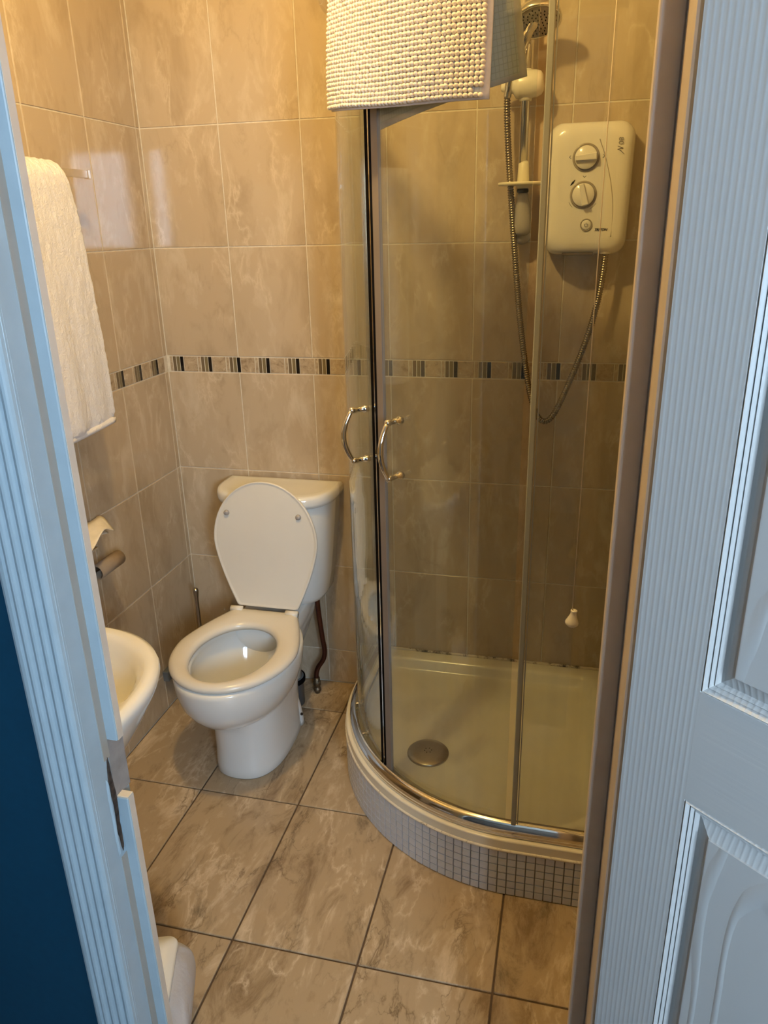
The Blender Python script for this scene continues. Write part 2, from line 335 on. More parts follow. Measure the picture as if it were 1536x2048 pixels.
for x0, x1 in WX:
    b = MB(); b.box((x0, HY - 0.05, z0), (x1, HY - 0.045, z1)); build('pane', b, m_sky, win)
# ------------------------------------------------------------------ tiles
CACHE = {}
def tile_mesh(name, w_, h_, t, bev, mat):
    k = (name, round(w_, 4), round(h_, 4), t, mat.name)
    if k not in CACHE:
        q = MB(); q.box((-w_ / 2, 0, -h_ / 2), (w_ / 2, t, h_ / 2), bev); me = bpy.data.meshes.new(name); bmesh.ops.recalc_face_normals(q.bm, faces=q.bm.faces); q.bm.to_mesh(me); q.bm.free(); me.materials.append(mat); CACHE[k] = me
    return CACHE[k]
def put(name, me, loc, rotz, parent, jit=0.0):
    o = bpy.data.objects.new(name, me); C.objects.link(o); o.parent = parent; o.location = loc
    o.rotation_euler = (random.uniform(-jit, jit), 0, rotz + random.uniform(-jit, jit)); return o
ZJ = [0.0, 0.1331, 0.4643, 0.7930, 1.1211, 1.1721, 1.5040, 1.8389, 2.1730, H]
G = 0.0034
def wall_place(side, u):      # u runs left to right as seen from inside
    if side == 'back': return (lambda u_, z: (u_, 0.0, z)), 0.0
    if side == 'left': return (lambda u_, z: (0.0, u_, z)), math.pi / 2
    return (lambda u_, z: (XR, -u_, z)), -math.pi / 2
def tile_wall(parent, side, US):
    f, rz = wall_place(side, None)
    for i in range(len(US) - 1):
        for j in range(len(ZJ) - 1):
            if j == 4: continue
            w_, h_ = US[i + 1] - US[i] - G, ZJ[j + 1] - ZJ[j] - G
            put('tile', tile_mesh('tile', w_, h_, 0.008, 0.0012, m_tile), f((US[i] + US[i + 1]) / 2, (ZJ[j] + ZJ[j + 1]) / 2), rz, parent, 0.0012)
def border(parent, side, u_start, u_end, u0):
    f, rz = wall_place(side, None); zc = (ZJ[4] + ZJ[5]) / 2; hh = ZJ[5] - ZJ[4] - G
    k = -3
    while u0 + k * 0.1 > u_start - 0.1: k -= 1
    while u0 + k * 0.1 < u_end:
        s = u0 + k * 0.1; k += 1
        st = MB(); any_ = False
        for idx, (a, c_) in enumerate(((0.0, 0.0103), (0.0131, 0.0230), (0.0253, 0.0368))):
            a, c_ = max(s + a, u_start), min(s + c_, u_end)
            if c_ - a < 0.002: continue
            any_ = True; st.mi = idx; st.box((a, 0, -hh / 2), (c_, 0.008, hh / 2), 0.0006)
        if any_:
            bmesh.ops.recalc_face_normals(st.bm, faces=st.bm.faces); bmesh.ops.translate(st.bm, verts=st.bm.verts, vec=(-s, 0, 0))
            me = bpy.data.meshes.new('accent_strips'); st.bm.to_mesh(me)
            for m_ in (m_taupe, m_olive, m_black): me.materials.append(m_)
            put('accent_strips', me, f(s, zc), rz, parent)
        st.bm.free()
        for a, c_ in ((0.0388, 0.0860), (0.0885, 0.0972)):
            a, c_ = max(s + a, u_start), min(s + c_, u_end)
            if c_ - a > 0.003: put('border_tile', tile_mesh('border_tile', c_ - a, hh, 0.008, 0.001, m_btile), f((a + c_) / 2, zc), rz, parent)
tile_wall(wall_back, 'back', [0.0] + [0.2514 + 0.25 * k for k in range(5)] + [XR]); border(wall_back, 'back', 0.0035, XR, 0.0205)
tile_wall(wall_left, 'left', [-1.48] + [-0.2755 - 0.25 * k for k in range(4, -1, -1)] + [-0.0215, -0.0003]); border(wall_left, 'left', -1.48, -0.0215, -0.0985)
tile_wall(wall_right, 'right', [0.0005, 0.22, 0.47, 0.72, 0.97, 1.22, 1.48]); border(wall_right, 'right', 0.003, 1.48, 0.03)
FX = [0.0, 0.3001, 0.6031, 0.9055, 1.2091, XR]; FY = [0.0, -0.1779, -0.6311, -1.0841, YF]
for i in range(5):
    for j in range(4):
        w_, h_ = FX[i + 1] - FX[i] - 0.0045, FY[j] - FY[j + 1] - 0.0045
        o = put('tile', tile_mesh('floor_tile', w_, h_, 0.008, 0.0015, m_floor), ((FX[i] + FX[i + 1]) / 2, (FY[j] + FY[j + 1]) / 2, 0.0), 0, floor)
        o.rotation_euler = (-math.pi / 2, 0, 0) if (i + j) % 2 == 0 else (-math.pi / 2, 0, 0)
# ------------------------------------------------------------------ door frame
b = MB()    # fluted architrave: profile in plan extruded upwards
prof = [(0.628, 0.0), (0.628, -0.009), (0.630, -0.013), (0.634, -0.0145), (0.639, -0.0145)]
for k in range(4):
    x0 = 0.641 + k * 0.0137
    prof += [(x0, -0.0105)] + [(x0 + 0.0137 * t, -0.0115 - 0.0045 * math.sin(math.pi * t)) for t in (0.15, 0.3, 0.5, 0.7, 0.85)]
prof += [(0.6958, -0.0105), (0.6962, -0.006), (0.6968, -0.0055), (0.6968, 0.0)]
def extr(mb, prof, z0, z1, y0):
    mb.rings([[(x, y0 + y, z) for x, y in prof] for z in (z0, z1)], smooth=False)
extr(b, prof, 0.0, 2.09, YH - 0.002)
struct('trim_1', b, m_jamb, 'white fluted architrave left of the doorway', 'trim')
b = MB(); b.box((JL - 0.02, YH - 0.006, 0), (JL, YF, 2.03), 0.002, 2); jl = struct('trim_2', b, m_jamb, 'white door jamb on the left with a chipped strike recess', 'trim')
SY0, SY1 = -1.514, -1.500; SX = 0.714
for z0, z1 in ((0.0, 0.797), (0.897, 2.015)):
    q = MB(); q.box((JL, SY0, z0), (SX, SY1, z1), 0.0012); build('door_stop', q, m_jamb, jl)
q = MB(); q.box((SX - 0.0005, SY0 + 0.003, 0.0), (SX + 0.0006, SY1 + 0.001, 0.797)); q.box((SX - 0.0005, SY0 + 0.003, 0.897), (SX + 0.0006, SY1 + 0.001, 2.015)); build('door_stop_edge', q, m_jambb, jl)
q = MB(); q.box((JL - 0.001, SY0 - 0.013, 0.0), (JL + 0.0012, SY0, 0.70)); q.box((JL - 0.001, SY0 - 0.013, 0.87), (JL + 0.0012, SY0, 2.015)); build('caulk_line', q, m_caulk, jl)
q = MB(); q.box((JL, SY0 + 0.0005, 0.797), (SX + 0.001, SY1, 0.8005), 0.0005); build('cut_stop_end', q, m_cutwood, jl)
q = MB(); q.box((JL - 0.001, SY0 - 0.002, 0.797), (JL + 0.001, YF + 0.0005, 0.897)); build('bare_wood_patch', q, m_raw, jl)
q = MB(); pts = []                                    # splintered strike recess: a ragged crater
nn = 30
for i in range(nn):
    a = 2 * math.pi * i / nn; ry = 0.0040 * (1 + 0.7 * math.sin(5 * a + 1) * random.random()); rz = 0.078 * (1 + 0.10 * random.uniform(-1, 1))
    pts.append((math.cos(a) * ry, math.sin(a) * rz))
cy_, cz_ = -1.521, 0.792
q.rings([[(JL + 0.0004, cy_ + y * 1.1, cz_ + z * 1.05) for y, z in pts], [(JL + 0.0022, cy_ + y, cz_ + z) for y, z in pts], [(JL + 0.001, cy_ + y * 0.75, cz_ + z * 0.9) for y, z in pts]], smooth=False)
build('strike_recess', q, m_gouge, jl)
q = MB()
q.rings([[(JL + 0.0005, -1.531 + 0.0022 * y / 0.005, 0.775 + z * 0.85) for y, z in pts], [(JL + 0.0026, -1.529 + 0.0012 * y / 0.005, 0.775 + z * 0.78) for y, z in pts]], smooth=False)
build('lifted_paint_chip', q, m_jamb, jl)
b = MB(); b.box((JR, YH - 0.003, 0), (JR + 0.02, -1.455, 2.03), 0.002); jr = struct('trim_3', b, m_jambb, 'cream door jamb on the right beside the open door', 'trim')
q = MB(); q.box((1.3445, -1.481, 0), (JR, -1.455, 2.015), 0.0015); build('door_stop', q, m_jambb, jr)
b = MB(); b.box((JL - 0.02, YH - 0.006, 2.03), (JR + 0.02, YF, 2.05)); b.box((JL, SY0, 2.015), (JR, SY1, 2.03)); struct('trim_4', b, m_jamb, 'white door head above the frame', 'trim')
b = MB(); b.box((JR + 0.024, YH - 0.017, 0), (JR + 0.09, YH - 0.002, 2.09), 0.003); struct('trim_5', b, m_jamb, 'white architrave behind the open door', 'trim')
# ------------------------------------------------------------------ door leaf (opens into the hall)
HX, HYY, ANG = 1.3705, -1.562, math.radians(-40)
TW = 0.66
def place_local(o): o.location = (HX, HYY, 0); o.rotation_euler = (0, 0, ANG)
tb = [0, 0.074, 0.30, 0.36, 0.586, TW]; zb = [0.006, 0.22, 1.013, 1.138, 1.566, 1.69, 1.86, 1.98]
b = MB()
for i in range(5):
    for j in range(7):
        if i in (1, 3) and j in (1, 3, 5): continue
        b.mi = 0 if i in (0, 4) or (i == 2 and j not in (0, 2, 4, 6)) else (1 if i != 2 or j in (0, 2, 4, 6) else 0)
        b.add([(tb[i], 0, zb[j]), (tb[i + 1], 0, zb[j]), (tb[i + 1], 0, zb[j + 1]), (tb[i], 0, zb[j + 1])], [(0, 1, 2, 3)])
b.mi = 0; T = 0.035
b.add([(0, 0, zb[0]), (TW, 0, zb[0]), (TW, T, zb[0]), (0, T, zb[0]), (0, 0, zb[-1]), (TW, 0, zb[-1]), (TW, T, zb[-1]), (0, T, zb[-1])], [(0, 3, 2, 1), (4, 5, 6, 7), (1, 2, 6, 5), (2, 3, 7, 6), (3, 0, 4, 7)])
me = bpy.data.meshes.new('door_1'); bmesh.ops.remove_doubles(b.bm, verts=b.bm.verts, dist=1e-5); b.bm.to_mesh(me); b.bm.free()
for m_ in (m_dv, m_dh): me.materials.append(m_)
door = bpy.data.objects.new('door_1', me); C.objects.link(door); place_local(door); door['kind'] = 'structure'; door['label'] = 'open white panelled door with moulded wood grain'; door['category'] = 'door'
PR = [(0, 0), (0.0008, 0.0012), (0.0025, -0.0008), (0.0045, 0.002), (0.0055, 0.0042), (0.0068, 0.0024), (0.0085, 0.0045), (0.0095, 0.0062), (0.0108, 0.0048), (0.0125, 0.0068), (0.0138, 0.0095), (0.0295, 0.0022), (0.0300, 0.0004), (0.0312, 0.0004)]
for i in (1, 3):
    for j in (1, 3, 5):
        q = MB(); rs = [[(tb[i] + d, y, zb[j] + d), (tb[i + 1] - d, y, zb[j] + d), (tb[i + 1] - d, y, zb[j + 1] - d), (tb[i] + d, y, zb[j + 1] - d)] for d, y in PR]
        q.rings(rs, cap0=False, cap1=False, smooth=False); q.mi = 1; q.add(rs[-1], [(0, 1, 2, 3)])
        me = bpy.data.meshes.new('door_panel'); bmesh.ops.remove_doubles(q.bm, verts=q.bm.verts, dist=1e-5); q.bm.to_mesh(me); q.bm.free(); me.materials.append(m_dv); me.materials.append(m_dp)
        o = bpy.data.objects.new('door_panel', me); C.objects.link(o); o.parent = door
# ------------------------------------------------------------------ shower: quadrant path
CX, CY, RQ = 1.22, -0.27, 0.55
def qpath(r, n=40, x_end=XR, y_start=0.0, step=6):
    """plan points and outward normals along left straight, arc, front straight, at radius r"""
    out = []
    for k in range(step): out.append(((CX - r, y_start + (CY - y_start) * k / step), (-1.0, 0.0)))
    for k in range(n + 1):
        a = math.pi + (math.pi / 2) * k / n; out.append(((CX + r * math.cos(a), CY + r * math.sin(a)), (math.cos(a), math.sin(a))))
    for k in range(1, step + 1): out.append(((CX + (x_end - CX) * k / step, CY - r), (0.0, -1.0)))
    return out
def sweep(mb, path, prof, smooth=False):
    """prof: closed list of (outward offset, z)"""
    mb.rings([[(p[0] + nrm[0] * d, p[1] + nrm[1] * d, z) for d, z in prof] for p, nrm in path], smooth=smooth)
def arc_pt(deg, r):        # deg measured from the -y axis towards -x
    a = math.radians(deg); return Vector((CX - r * math.sin(a), CY - r * math.cos(a), 0))
# plinth with mosaic tiles
PH = 0.137
pl_path = qpath(RQ - 0.006, x_end=XR - 0.001, y_start=-0.002)
b = MB(); ring0 = [(p[0], p[1]) for p, _ in pl_path] + [(XR - 0.001, -0.002)]
sweep(b, pl_path, [(0.0, 0.0005), (0.0, PH), (-0.035, PH), (-0.035, 0.0005)])
plinth = build('shower_plinth', b, m_mgrout, org=(CX, CY, 0), label='curved shower plinth clad in small grey mosaic tiles', category='plinth')
PO = Vector((CX, CY, 0))
tm = tile_mesh('mosaic_tile', 0.0205, 0.0203, 0.005, 0.0008, m_mosaic)
rr = RQ; straight = 0.27; arcl = rr * math.pi / 2; pitch = 0.0225; total = straight + arcl + (XR - CX)
joined = MB(); s = pitch / 2 + 0.002
while s < total - pitch / 2:
    if s < straight: x, y, a = CX - rr, -s, math.pi
    elif s < straight + arcl: a = math.pi + (s - straight) / rr; x, y = CX + rr * math.cos(a), CY + rr * math.sin(a)
    else: a = 1.5 * math.pi; x, y = CX + (s - straight - arcl), CY - rr
    rz = a + math.pi / 2
    for r_ in range(6):
        z = 0.0125 + r_ * 0.0225
        if s < straight + 0.03:
            mt = Matrix.Translation((x, y, z)) @ Matrix.Rotation(rz, 4, 'Z'); bm2 = bmesh.new(); bm2.from_mesh(tm)
            for f_ in bm2.faces: joined.add([mt @ v.co for v in f_.verts], [tuple(range(len(f_.verts)))])
            bm2.free()
        else:
            o = put('mosaic_tile', tm, (x - PO.x, y - PO.y, z), rz, plinth, 0.015)
    s += pitch
build('side_mosaic_tiles', joined, m_mosaic, plinth, kind='stuff')
b = MB(); sweep(b, qpath(RQ - 0.004, x_end=XR - 0.001, y_start=-0.002), [(-0.010, PH - 0.002), (0.0052, PH - 0.002), (0.0065, PH + 0.002), (0.0035, PH + 0.0045), (-0.010, PH + 0.007)], True); build('sealant_bead', b, m_creamseal, plinth)
# tray
TZ = 0.167
def tray_loop(i, rc, z, n=8):
    R2 = RQ - 0.002 - i; xl, xr, yf = CX - R2, XR - 0.002 - i, CY - R2; yb = -0.002 - i; out = []
    def arc(cx, cy, r, a0, a1, m):
        for k in range(m + 1):
            a = math.radians(a0 + (a1 - a0) * k / m); out.append((cx + r * math.cos(a), cy + r * math.sin(a), z))
    arc(xl + rc, yb - rc, rc, 180, 90, n); arc(xr - rc, yb - rc, rc, 90, 0, n); arc(xr - rc, yf + rc, rc, 0, -90, n); arc(CX, CY, R2, 270, 180, 40)
    return out
b = MB()
prof = [(0.0, 0.002, PH + 0.001), (-0.002, 0.002, PH + 0.003), (-0.002, 0.002, TZ - 0.004), (0.0, 0.003, TZ - 0.001), (0.004, 0.004, TZ), (0.040, 0.02, TZ - 0.002), (0.047, 0.04, TZ - 0.005), (0.053, 0.045, TZ - 0.014), (0.060, 0.05, TZ - 0.033), (0.067, 0.055, TZ - 0.039), (0.078, 0.06, TZ - 0.041)]
b.rings([tray_loop(i if k > 2 else 0.0, rc, z) for k, (i, rc, z) in enumerate(prof)], cap0=False)
tray = build('shower_tray', b, m_acrylic, org=(CX, CY, PH), label='cream quadrant shower tray with a raised curved rim on the mosaic plinth', category='shower tray')
b = MB(); b.box((CX - RQ + 0.01, -0.009, TZ - 0.002), (XR - 0.004, -0.0005, TZ + 0.007), 0.003, 2); b.box((XR - 0.009, CY - RQ + 0.02, TZ - 0.002), (XR - 0.0005, -0.009, TZ + 0.007), 0.003, 2); build('wall_sealant', b, m_sealant, tray)
dz = TZ - 0.041
w_ = thing('shower_drain', 'round brushed metal drain cover in the shower tray', 'drain', (0.957, -0.487, dz))
b = MB(); b.lathe((0.957, -0.487, dz + 0.0005), (0, 0, 1), [(0.060, 0), (0.060, 0.003), (0.057, 0.0060), (0.042, 0.0085), (0.02, 0.0103), (0.001, 0.011)], 48); build('drain_cover', b, m_brushed, w_)
b = MB()
for k in range(6):
    a = k * math.pi / 3 + 0.3; b.lathe((0.957 + 0.010 * math.cos(a), -0.487 + 0.010 * math.sin(a), dz + 0.011), (0, 0, 1), [(0.0017, 0), (0.0017, 0.0007)], 10)
build('drain_holes', b, m_rubber, w_, kind='stuff')
# enclosure
RF = 0.522; FZ = TZ + 0.001
enc = thing('shower_enclosure', 'curved glass quadrant shower enclosure with chrome rails', 'shower enclosure', (CX, CY, FZ))
pf = qpath(RF, x_end=XR - 0.003, y_start=-0.003)
b = MB(); sweep(b, pf, [(0.014, FZ), (0.0155, FZ + 0.004), (0.0135, FZ + 0.007), (0.014, FZ + 0.010), (0.0135, FZ + 0.020), (0.010, FZ + 0.028), (0.005, FZ + 0.033), (-0.001, FZ + 0.036), (-0.0045, FZ + 0.036), (-0.0045, FZ + 0.022), (-0.010, FZ + 0.022), (-0.010, FZ)], True); build('bottom_rail', b, m_chrome, enc)
b = MB(); sweep(b, qpath(RF - 0.03, x_end=XR - 0.003, y_start=-0.003), [(0.0, FZ), (0.0, FZ + 0.010), (-0.006, FZ + 0.010), (-0.006, FZ)], False); build('inner_track', b, m_alu, enc)
EZ = 2.015
b = MB(); sweep(b, pf, [(0.014, EZ), (0.014, EZ + 0.035), (-0.02, EZ + 0.035), (-0.02, EZ)], True); build('top_rail', b, m_chrome, enc)
for nm, a, c_ in (('wall_profile', (CX - RF - 0.014, -0.028, FZ), (CX - RF + 0.014, -0.003, EZ)), ('wall_profile', (XR - 0.028, CY - RF - 0.014, FZ), (XR - 0.003, CY - RF + 0.014, EZ))):
    b = MB(); b.box(a, c_, 0.002); build(nm, b, m_alu, enc)
GZ0, GZ1 = FZ + 0.030, EZ
b = MB(); b.box((CX - RF - 0.002, CY, GZ0), (CX - RF + 0.003, -0.028, GZ1)); build('fixed_pane', b, m_glass, enc)
b = MB(); b.box((CX + 0.012, CY - RF - 0.002, GZ0), (XR - 0.028, CY - RF + 0.003, GZ1)); fp = build('fixed_pane', b, m_glass, enc)
b = MB(); b.box((CX - 0.003, CY - RF - 0.007, GZ0), (CX + 0.009, CY - RF + 0.007, GZ1), 0.002); b.box((CX + 0.011, CY - RF - 0.0035, GZ0), (CX + 0.0135, CY - RF + 0.001, GZ1)); build('pane_edge_strip', b, m_strip, fp, label='silver grey vertical edge strip')
b = MB(); b.box((CX + 0.012, CY - RF - 0.004, GZ0 - 0.002), (XR - 0.028, CY - RF - 0.002, GZ0 + 0.004)); b.box((1.392, CY - RF - 0.008, GZ0 + 0.004), (1.401, CY - RF - 0.002, GZ0 + 0.085)); build('dark_gasket', b, m_rubber, fp)
def arc_pane(r, th, d0, d1, z0, z1, n=24, mat_smooth=True):
    q = MB(); rs = []
    for k in range(n + 1):
        d = d0 + (d1 - d0) * k / n; a, c_ = arc_pt(d, r + th / 2), arc_pt(d, r - th / 2)
        rs.append([(a.x, a.y, z0), (a.x, a.y, z1), (c_.x, c_.y, z1), (c_.x, c_.y, z0)])
    q.rings(rs, smooth=False)
    return q
RD = 0.508; SEAL = 41.5
DZ0, DZ1 = FZ + 0.012, EZ + 0.004
def handle(parent, deg, z0, z1, name='door_handle'):
    q = MB(); n_ = (arc_pt(deg, 1) - Vector((CX, CY, 0))).normalized(); base = arc_pt(deg, RD + 0.003)
    for z in (z0, z1):
        q.lathe((base.x, base.y, z), n_, [(0.0088, -0.008), (0.0088, 0.003), (0.0062, 0.005), (0.0062, 0.026), (0.0078, 0.028), (0.0078, 0.036), (0.005, 0.039)], 20)
    pts = []
    for k in range(17):
        t = k / 16; bow = math.sin(math.pi * t)
        pts.append(Vector((base.x, base.y, z0 + (z1 - z0) * t)) + n_ * (0.034 + 0.022 * bow))
    q.tube(pts, [0.0055 + 0.0008 * math.sin(math.pi * k / 16) for k in range(17)], 14)
    return build(name, q, m_chrome, parent)
dl = build('sliding_door', arc_pane(RD, 0.005, 45.4, 83, DZ0, DZ1), m_glass, enc)
build('door_seal', arc_pane(RD, 0.006, 44.05, 45.6, DZ0, DZ1, 4), m_rubber, dl, label='black magnetic door seal')
build('seal_edge', arc_pane(RD + 0.001, 0.006, 43.62, 44.05, DZ0, DZ1, 2), m_chrome, dl)
handle(dl, SEAL + 8.0, 1.040, 1.160)
dr = build('sliding_door', arc_pane(RD, 0.005, 2.0, 40.3, DZ0, DZ1), m_glass, enc)
build('seal_core', arc_pane(RD - 0.001, 0.005, 42.6, 43.62, DZ0, DZ1, 2), m_rubber, dr)
build('door_seal', arc_pane(RD, 0.008, 40.1, 42.6, DZ0, DZ1, 4), m_greyseal, dr, label='grey magnetic door seal')
handle(dr, SEAL - 7.2, 1.032, 1.158)
for d in (SEAL + 19, SEAL + 36):
    b = MB(); p = arc_pt(d, RD - 0.010); b.lathe((p.x, p.y, DZ0 + 0.012), (arc_pt(d, 1) - Vector((CX, CY, 0))), [(0.010, -0.006), (0.010, 0.006)], 16); b.lathe((p.x, p.y, DZ0 + 0.012), (arc_pt(d, 1) - Vector((CX, CY, 0))), [(0.004, 0.0), (0.004, 0.02)], 12); build('roller', b, m_chrome, dl if d > SEAL else dr)
# ------------------------------------------------------------------ bath mat hung over the rail
mt = thing('bath_mat', 'cream chenille bath mat with grey-blue backing hung over the shower rail', 'bath mat', (0.93, -0.76, 1.75))
def mat_pt(u, v):
    """u 0..1 left to right, v 0..1 from front hem over the rail to the rear hem; returns point, normal out of the pile side"""
    if v < 0.47:
        t = v / 0.47; deg = 49.5 - 40.0 * u
        r = 0.546 + 0.016 * (1 - t) + 0.004 * math.sin(9 * u + 4 * t)
        z = 1.770 + 0.287 * t - (0.004 * math.sin(math.pi * u) + 0.020 * u) * (1 - t)
        p = arc_pt(deg, r); p.z = z; return p
    if v < 0.53:
        t = (v - 0.47) / 0.06; a = math.pi * t; deg = 49.5 - 40.0 * u - t * 1.0
        r = 0.546 - 0.045 * (1 - math.cos(a)) / 2; p = arc_pt(deg, r); p.z = 2.057 + 0.012 * math.sin(a); return p
    t = (v - 0.53) / 0.47; d_top = 48.5 - 40.0 * u; d_bot = 47.0 - 42.5 * u
    deg = d_top + (d_bot - d_top) * t; r = 0.503 - 0.028 * t
    z = 2.057 - t * (0.322 - 0.058 * u ** 1.2)
    p = arc_pt(deg, r); p.z = z; return p
def mat_nrm(u, v):
    e = 0.004; a = mat_pt(min(u + e, 1), v) - mat_pt(max(u - e, 0), v); c_ = mat_pt(u, min(v + e, 1)) - mat_pt(u, max(v - e, 0))
    return a.cross(c_).normalized()
NU, NV = 30, 70
bm = bmesh.new(); uvl = bm.loops.layers.uv.new('UVMap'); grid = []
for j in range(NV + 1):
    v = j / NV; row = []
    for i in range(NU + 1):
        u = i / NU
        edge = 0.0
        row.append(bm.verts.new(mat_pt(u, v)))
    grid.append(row)
for j in range(NV):
    for i in range(NU):
        f = bm.faces.new((grid[j][i], grid[j][i + 1], grid[j + 1][i + 1], grid[j + 1][i])); f.smooth = True
        f.material_index = 1 if (i >= NU - 1 or i < 1 or j < 1 or j >= NV - 1) else 0
        for lp, (a, c_) in zip(f.loops, ((i, j), (i + 1, j), (i + 1, j + 1), (i, j + 1))): lp[uvl].uv = (a / NU, c_ / NV)
me = bpy.data.meshes.new('mat_backing'); o3 = ORG[mt.name]; bmesh.ops.translate(bm, verts=bm.verts, vec=-o3); bm.to_mesh(me); bm.free()
me.materials.append(m_backing); me.materials.append(m_hem)
ob = bpy.data.objects.new('mat_backing', me); C.objects.link(ob); ob.parent = mt
sd = ob.modifiers.new('thickness', 'SOLIDIFY'); sd.thickness = 0.004; sd.offset = 0.0
ico = bmesh.new(); bmesh.ops.create_icosphere(ico, subdivisions=2, radius=1.0)
IV = [v.co.copy() for v in ico.verts]; IF = [tuple(v.index for v in f.verts) for f in ico.faces]; ico.free()
vs, fs = [], []
rng = random.Random(3)
rows, cols = 80, 45
for j in range(rows):
    v = 0.012 + 0.976 * j / (rows - 1)
    if v > 0.62 and j % 1 == 0 and v < 0.985 and False: continue
    rowoff = rng.uniform(-0.3, 0.3)
    for i in range(cols):
        u = (i + 0.5 + 0.10 * rng.uniform(-1, 1) + rowoff * 0.25) / cols
        if u < 0.008 or u > 0.985: continue
        if v < 0.035 and u > 0.93 + 0.0 * v and rng.random() < 0.75: continue
        vv = v + 0.0012 * math.sin(11 * u + j * 0.25) + rng.uniform(-0.0006, 0.0006)
        vv = min(max(vv, 0.006), 0.994)
        p = mat_pt(u, vv); n_ = mat_nrm(u, vv)
        tu = (mat_pt(min(u + .01, 1), vv) - mat_pt(max(u - .01, 0), vv)).normalized(); tv = n_.cross(tu)
        lean = rng.uniform(-0.25, 0.25)
        tight = 0.5 + 0.5 * math.sin(5.0 * u + 0.13 * j)
        su, sv, sn = 0.0046 + 0.0004 * rng.random(), 0.0042 + 0.0003 * rng.random(), 0.0062 * (0.9 + 0.2 * rng.random())
        c0 = p + n_ * (0.0062 + rng.uniform(-0.0006, 0.0008)) + tv * (-0.001)
        base = len(vs) and vs.__len__()
        for q in IV: vs.append(c0 + tu * (q.x * su) + tv * (q.y * sv) + n_ * (q.z * sn) + tv * (q.z * sn * lean * 0.4) - o3)
        base = len(vs) - len(IV)
        fs += [tuple(base + k for k in f) for f in IF]
me = bpy.data.meshes.new('chenille_pile'); me.from_pydata([tuple(v) for v in vs], [], fs); me.polygons.foreach_set('use_smooth', [True] * len(me.polygons)); me.materials.append(m_beads)
ob = bpy.data.objects.new('chenille_pile', me); C.objects.link(ob); ob.parent = mt; ob['kind'] = 'stuff'
# ------------------------------------------------------------------ toilet
TX = 0.388
toi = thing('toilet', 'white close-coupled toilet with its lid raised against the cistern', 'toilet', (TX, -0.40, 0))
def egg(cx, yc, w_, f, bk, z, n=48, p=2.0, pb=2.6):
    out = []
    for k in range(n):
        a = 2 * math.pi * k / n; c_, s = math.cos(a), math.sin(a)   # c_>0 : front (-y)
        e = p if c_ > 0 else pb
        x = w_ * math.copysign(abs(s) ** (2 / e), s); y = (f if c_ > 0 else bk) * math.copysign(abs(c_) ** (2 / e), c_)
        out.append((cx + x, yc - y, z))
    return out
b = MB()
sec = [(0.0, 0.107, -0.40, 0.165, 0.22), (0.006, 0.111, -0.40, 0.169, 0.222), (0.03, 0.109, -0.40, 0.167, 0.22), (0.08, 0.107, -0.40, 0.164, 0.215), (0.15, 0.107, -0.40, 0.167, 0.215), (0.198, 0.110, -0.40, 0.173, 0.215), (0.211, 0.113, -0.405, 0.182, 0.215), (0.220, 0.119, -0.415, 0.194, 0.22),
       (0.233, 0.129, -0.43, 0.210, 0.222), (0.252, 0.141, -0.44, 0.228, 0.225), (0.278, 0.154, -0.445, 0.244, 0.23), (0.305, 0.165, -0.45, 0.255, 0.235), (0.34, 0.175, -0.45, 0.262, 0.24), (0.375, 0.178, -0.45, 0.265, 0.24), (0.385, 0.177, -0.45, 0.264, 0.24), (0.39, 0.172, -0.45, 0.259, 0.235)]
rs = [egg(TX, y, w_, f, bk, z, p=2.5 if z < 0.205 else 2.1, pb=2.6 if z < 0.205 else 1.8) for z, w_, y, f, bk in sec]
# inner bowl
inn = [(0.39, 0.128, -0.475, 0.190, 0.165), (0.380, 0.124, -0.475, 0.186, 0.160), (0.365, 0.130, -0.475, 0.195, 0.168), (0.34, 0.133, -0.475, 0.198, 0.168), (0.31, 0.126, -0.475, 0.188, 0.158), (0.27, 0.105, -0.475, 0.165, 0.13), (0.23, 0.075, -0.465, 0.125, 0.10), (0.20, 0.05, -0.455, 0.085, 0.07), (0.17, 0.04, -0.45, 0.06, 0.05)]
rs += [egg(TX, y, w_, f, bk, z, pb=2.0) for z, w_, y, f, bk in inn]
b.rings(rs); pan = build('pan', b, m_ceramic, toi)
b = MB(); b.rings([egg(TX, -0.465, 0.064, 0.112, 0.088, 0.219, pb=2.0), egg(TX, -0.465, 0.066, 0.114, 0.09, 0.221, pb=2.0)])
def mat_water():
    m, nt, bb = node_mat('toilet_water'); bb.inputs['Base Color'].default_value = (0.5, 0.52, 0.47, 1); bb.inputs['Roughness'].default_value = 0.02
    bb.inputs['Transmission Weight'].default_value = 0.9; bb.inputs['IOR'].default_value = 1.33
    nz = N(nt, 'ShaderNodeTexNoise', i_Scale=20.0); bump(nt, bb, nz.outputs[0], 0.02); return m
build('water', b, mat_water(), pan)
for sx in (1, -1):    # curved trapway ribs on both flanks of the foot, with the fixing bolts
    b = MB(); pts = smooth_curve([(TX + sx * 0.066, -0.355, 0.215), (TX + sx * 0.074, -0.305, 0.150), (TX + sx * 0.075, -0.275, 0.085), (TX + sx * 0.078, -0.262, 0.0)], 6)
    b.tube(pts, [0.016 + 0.012 * k / (len(pts) - 1) for k in range(len(pts))], 18); build('foot_flange', b, m_ceramic, toi)
    b = MB(); b.lathe((TX + sx * 0.1035, -0.275, 0.045), (sx, -0.25, 0.2), [(0.0045, -0.002), (0.0045, 0.003), (0.002, 0.0042)], 12); build('fixing_bolt', b, m_gouge, toi)
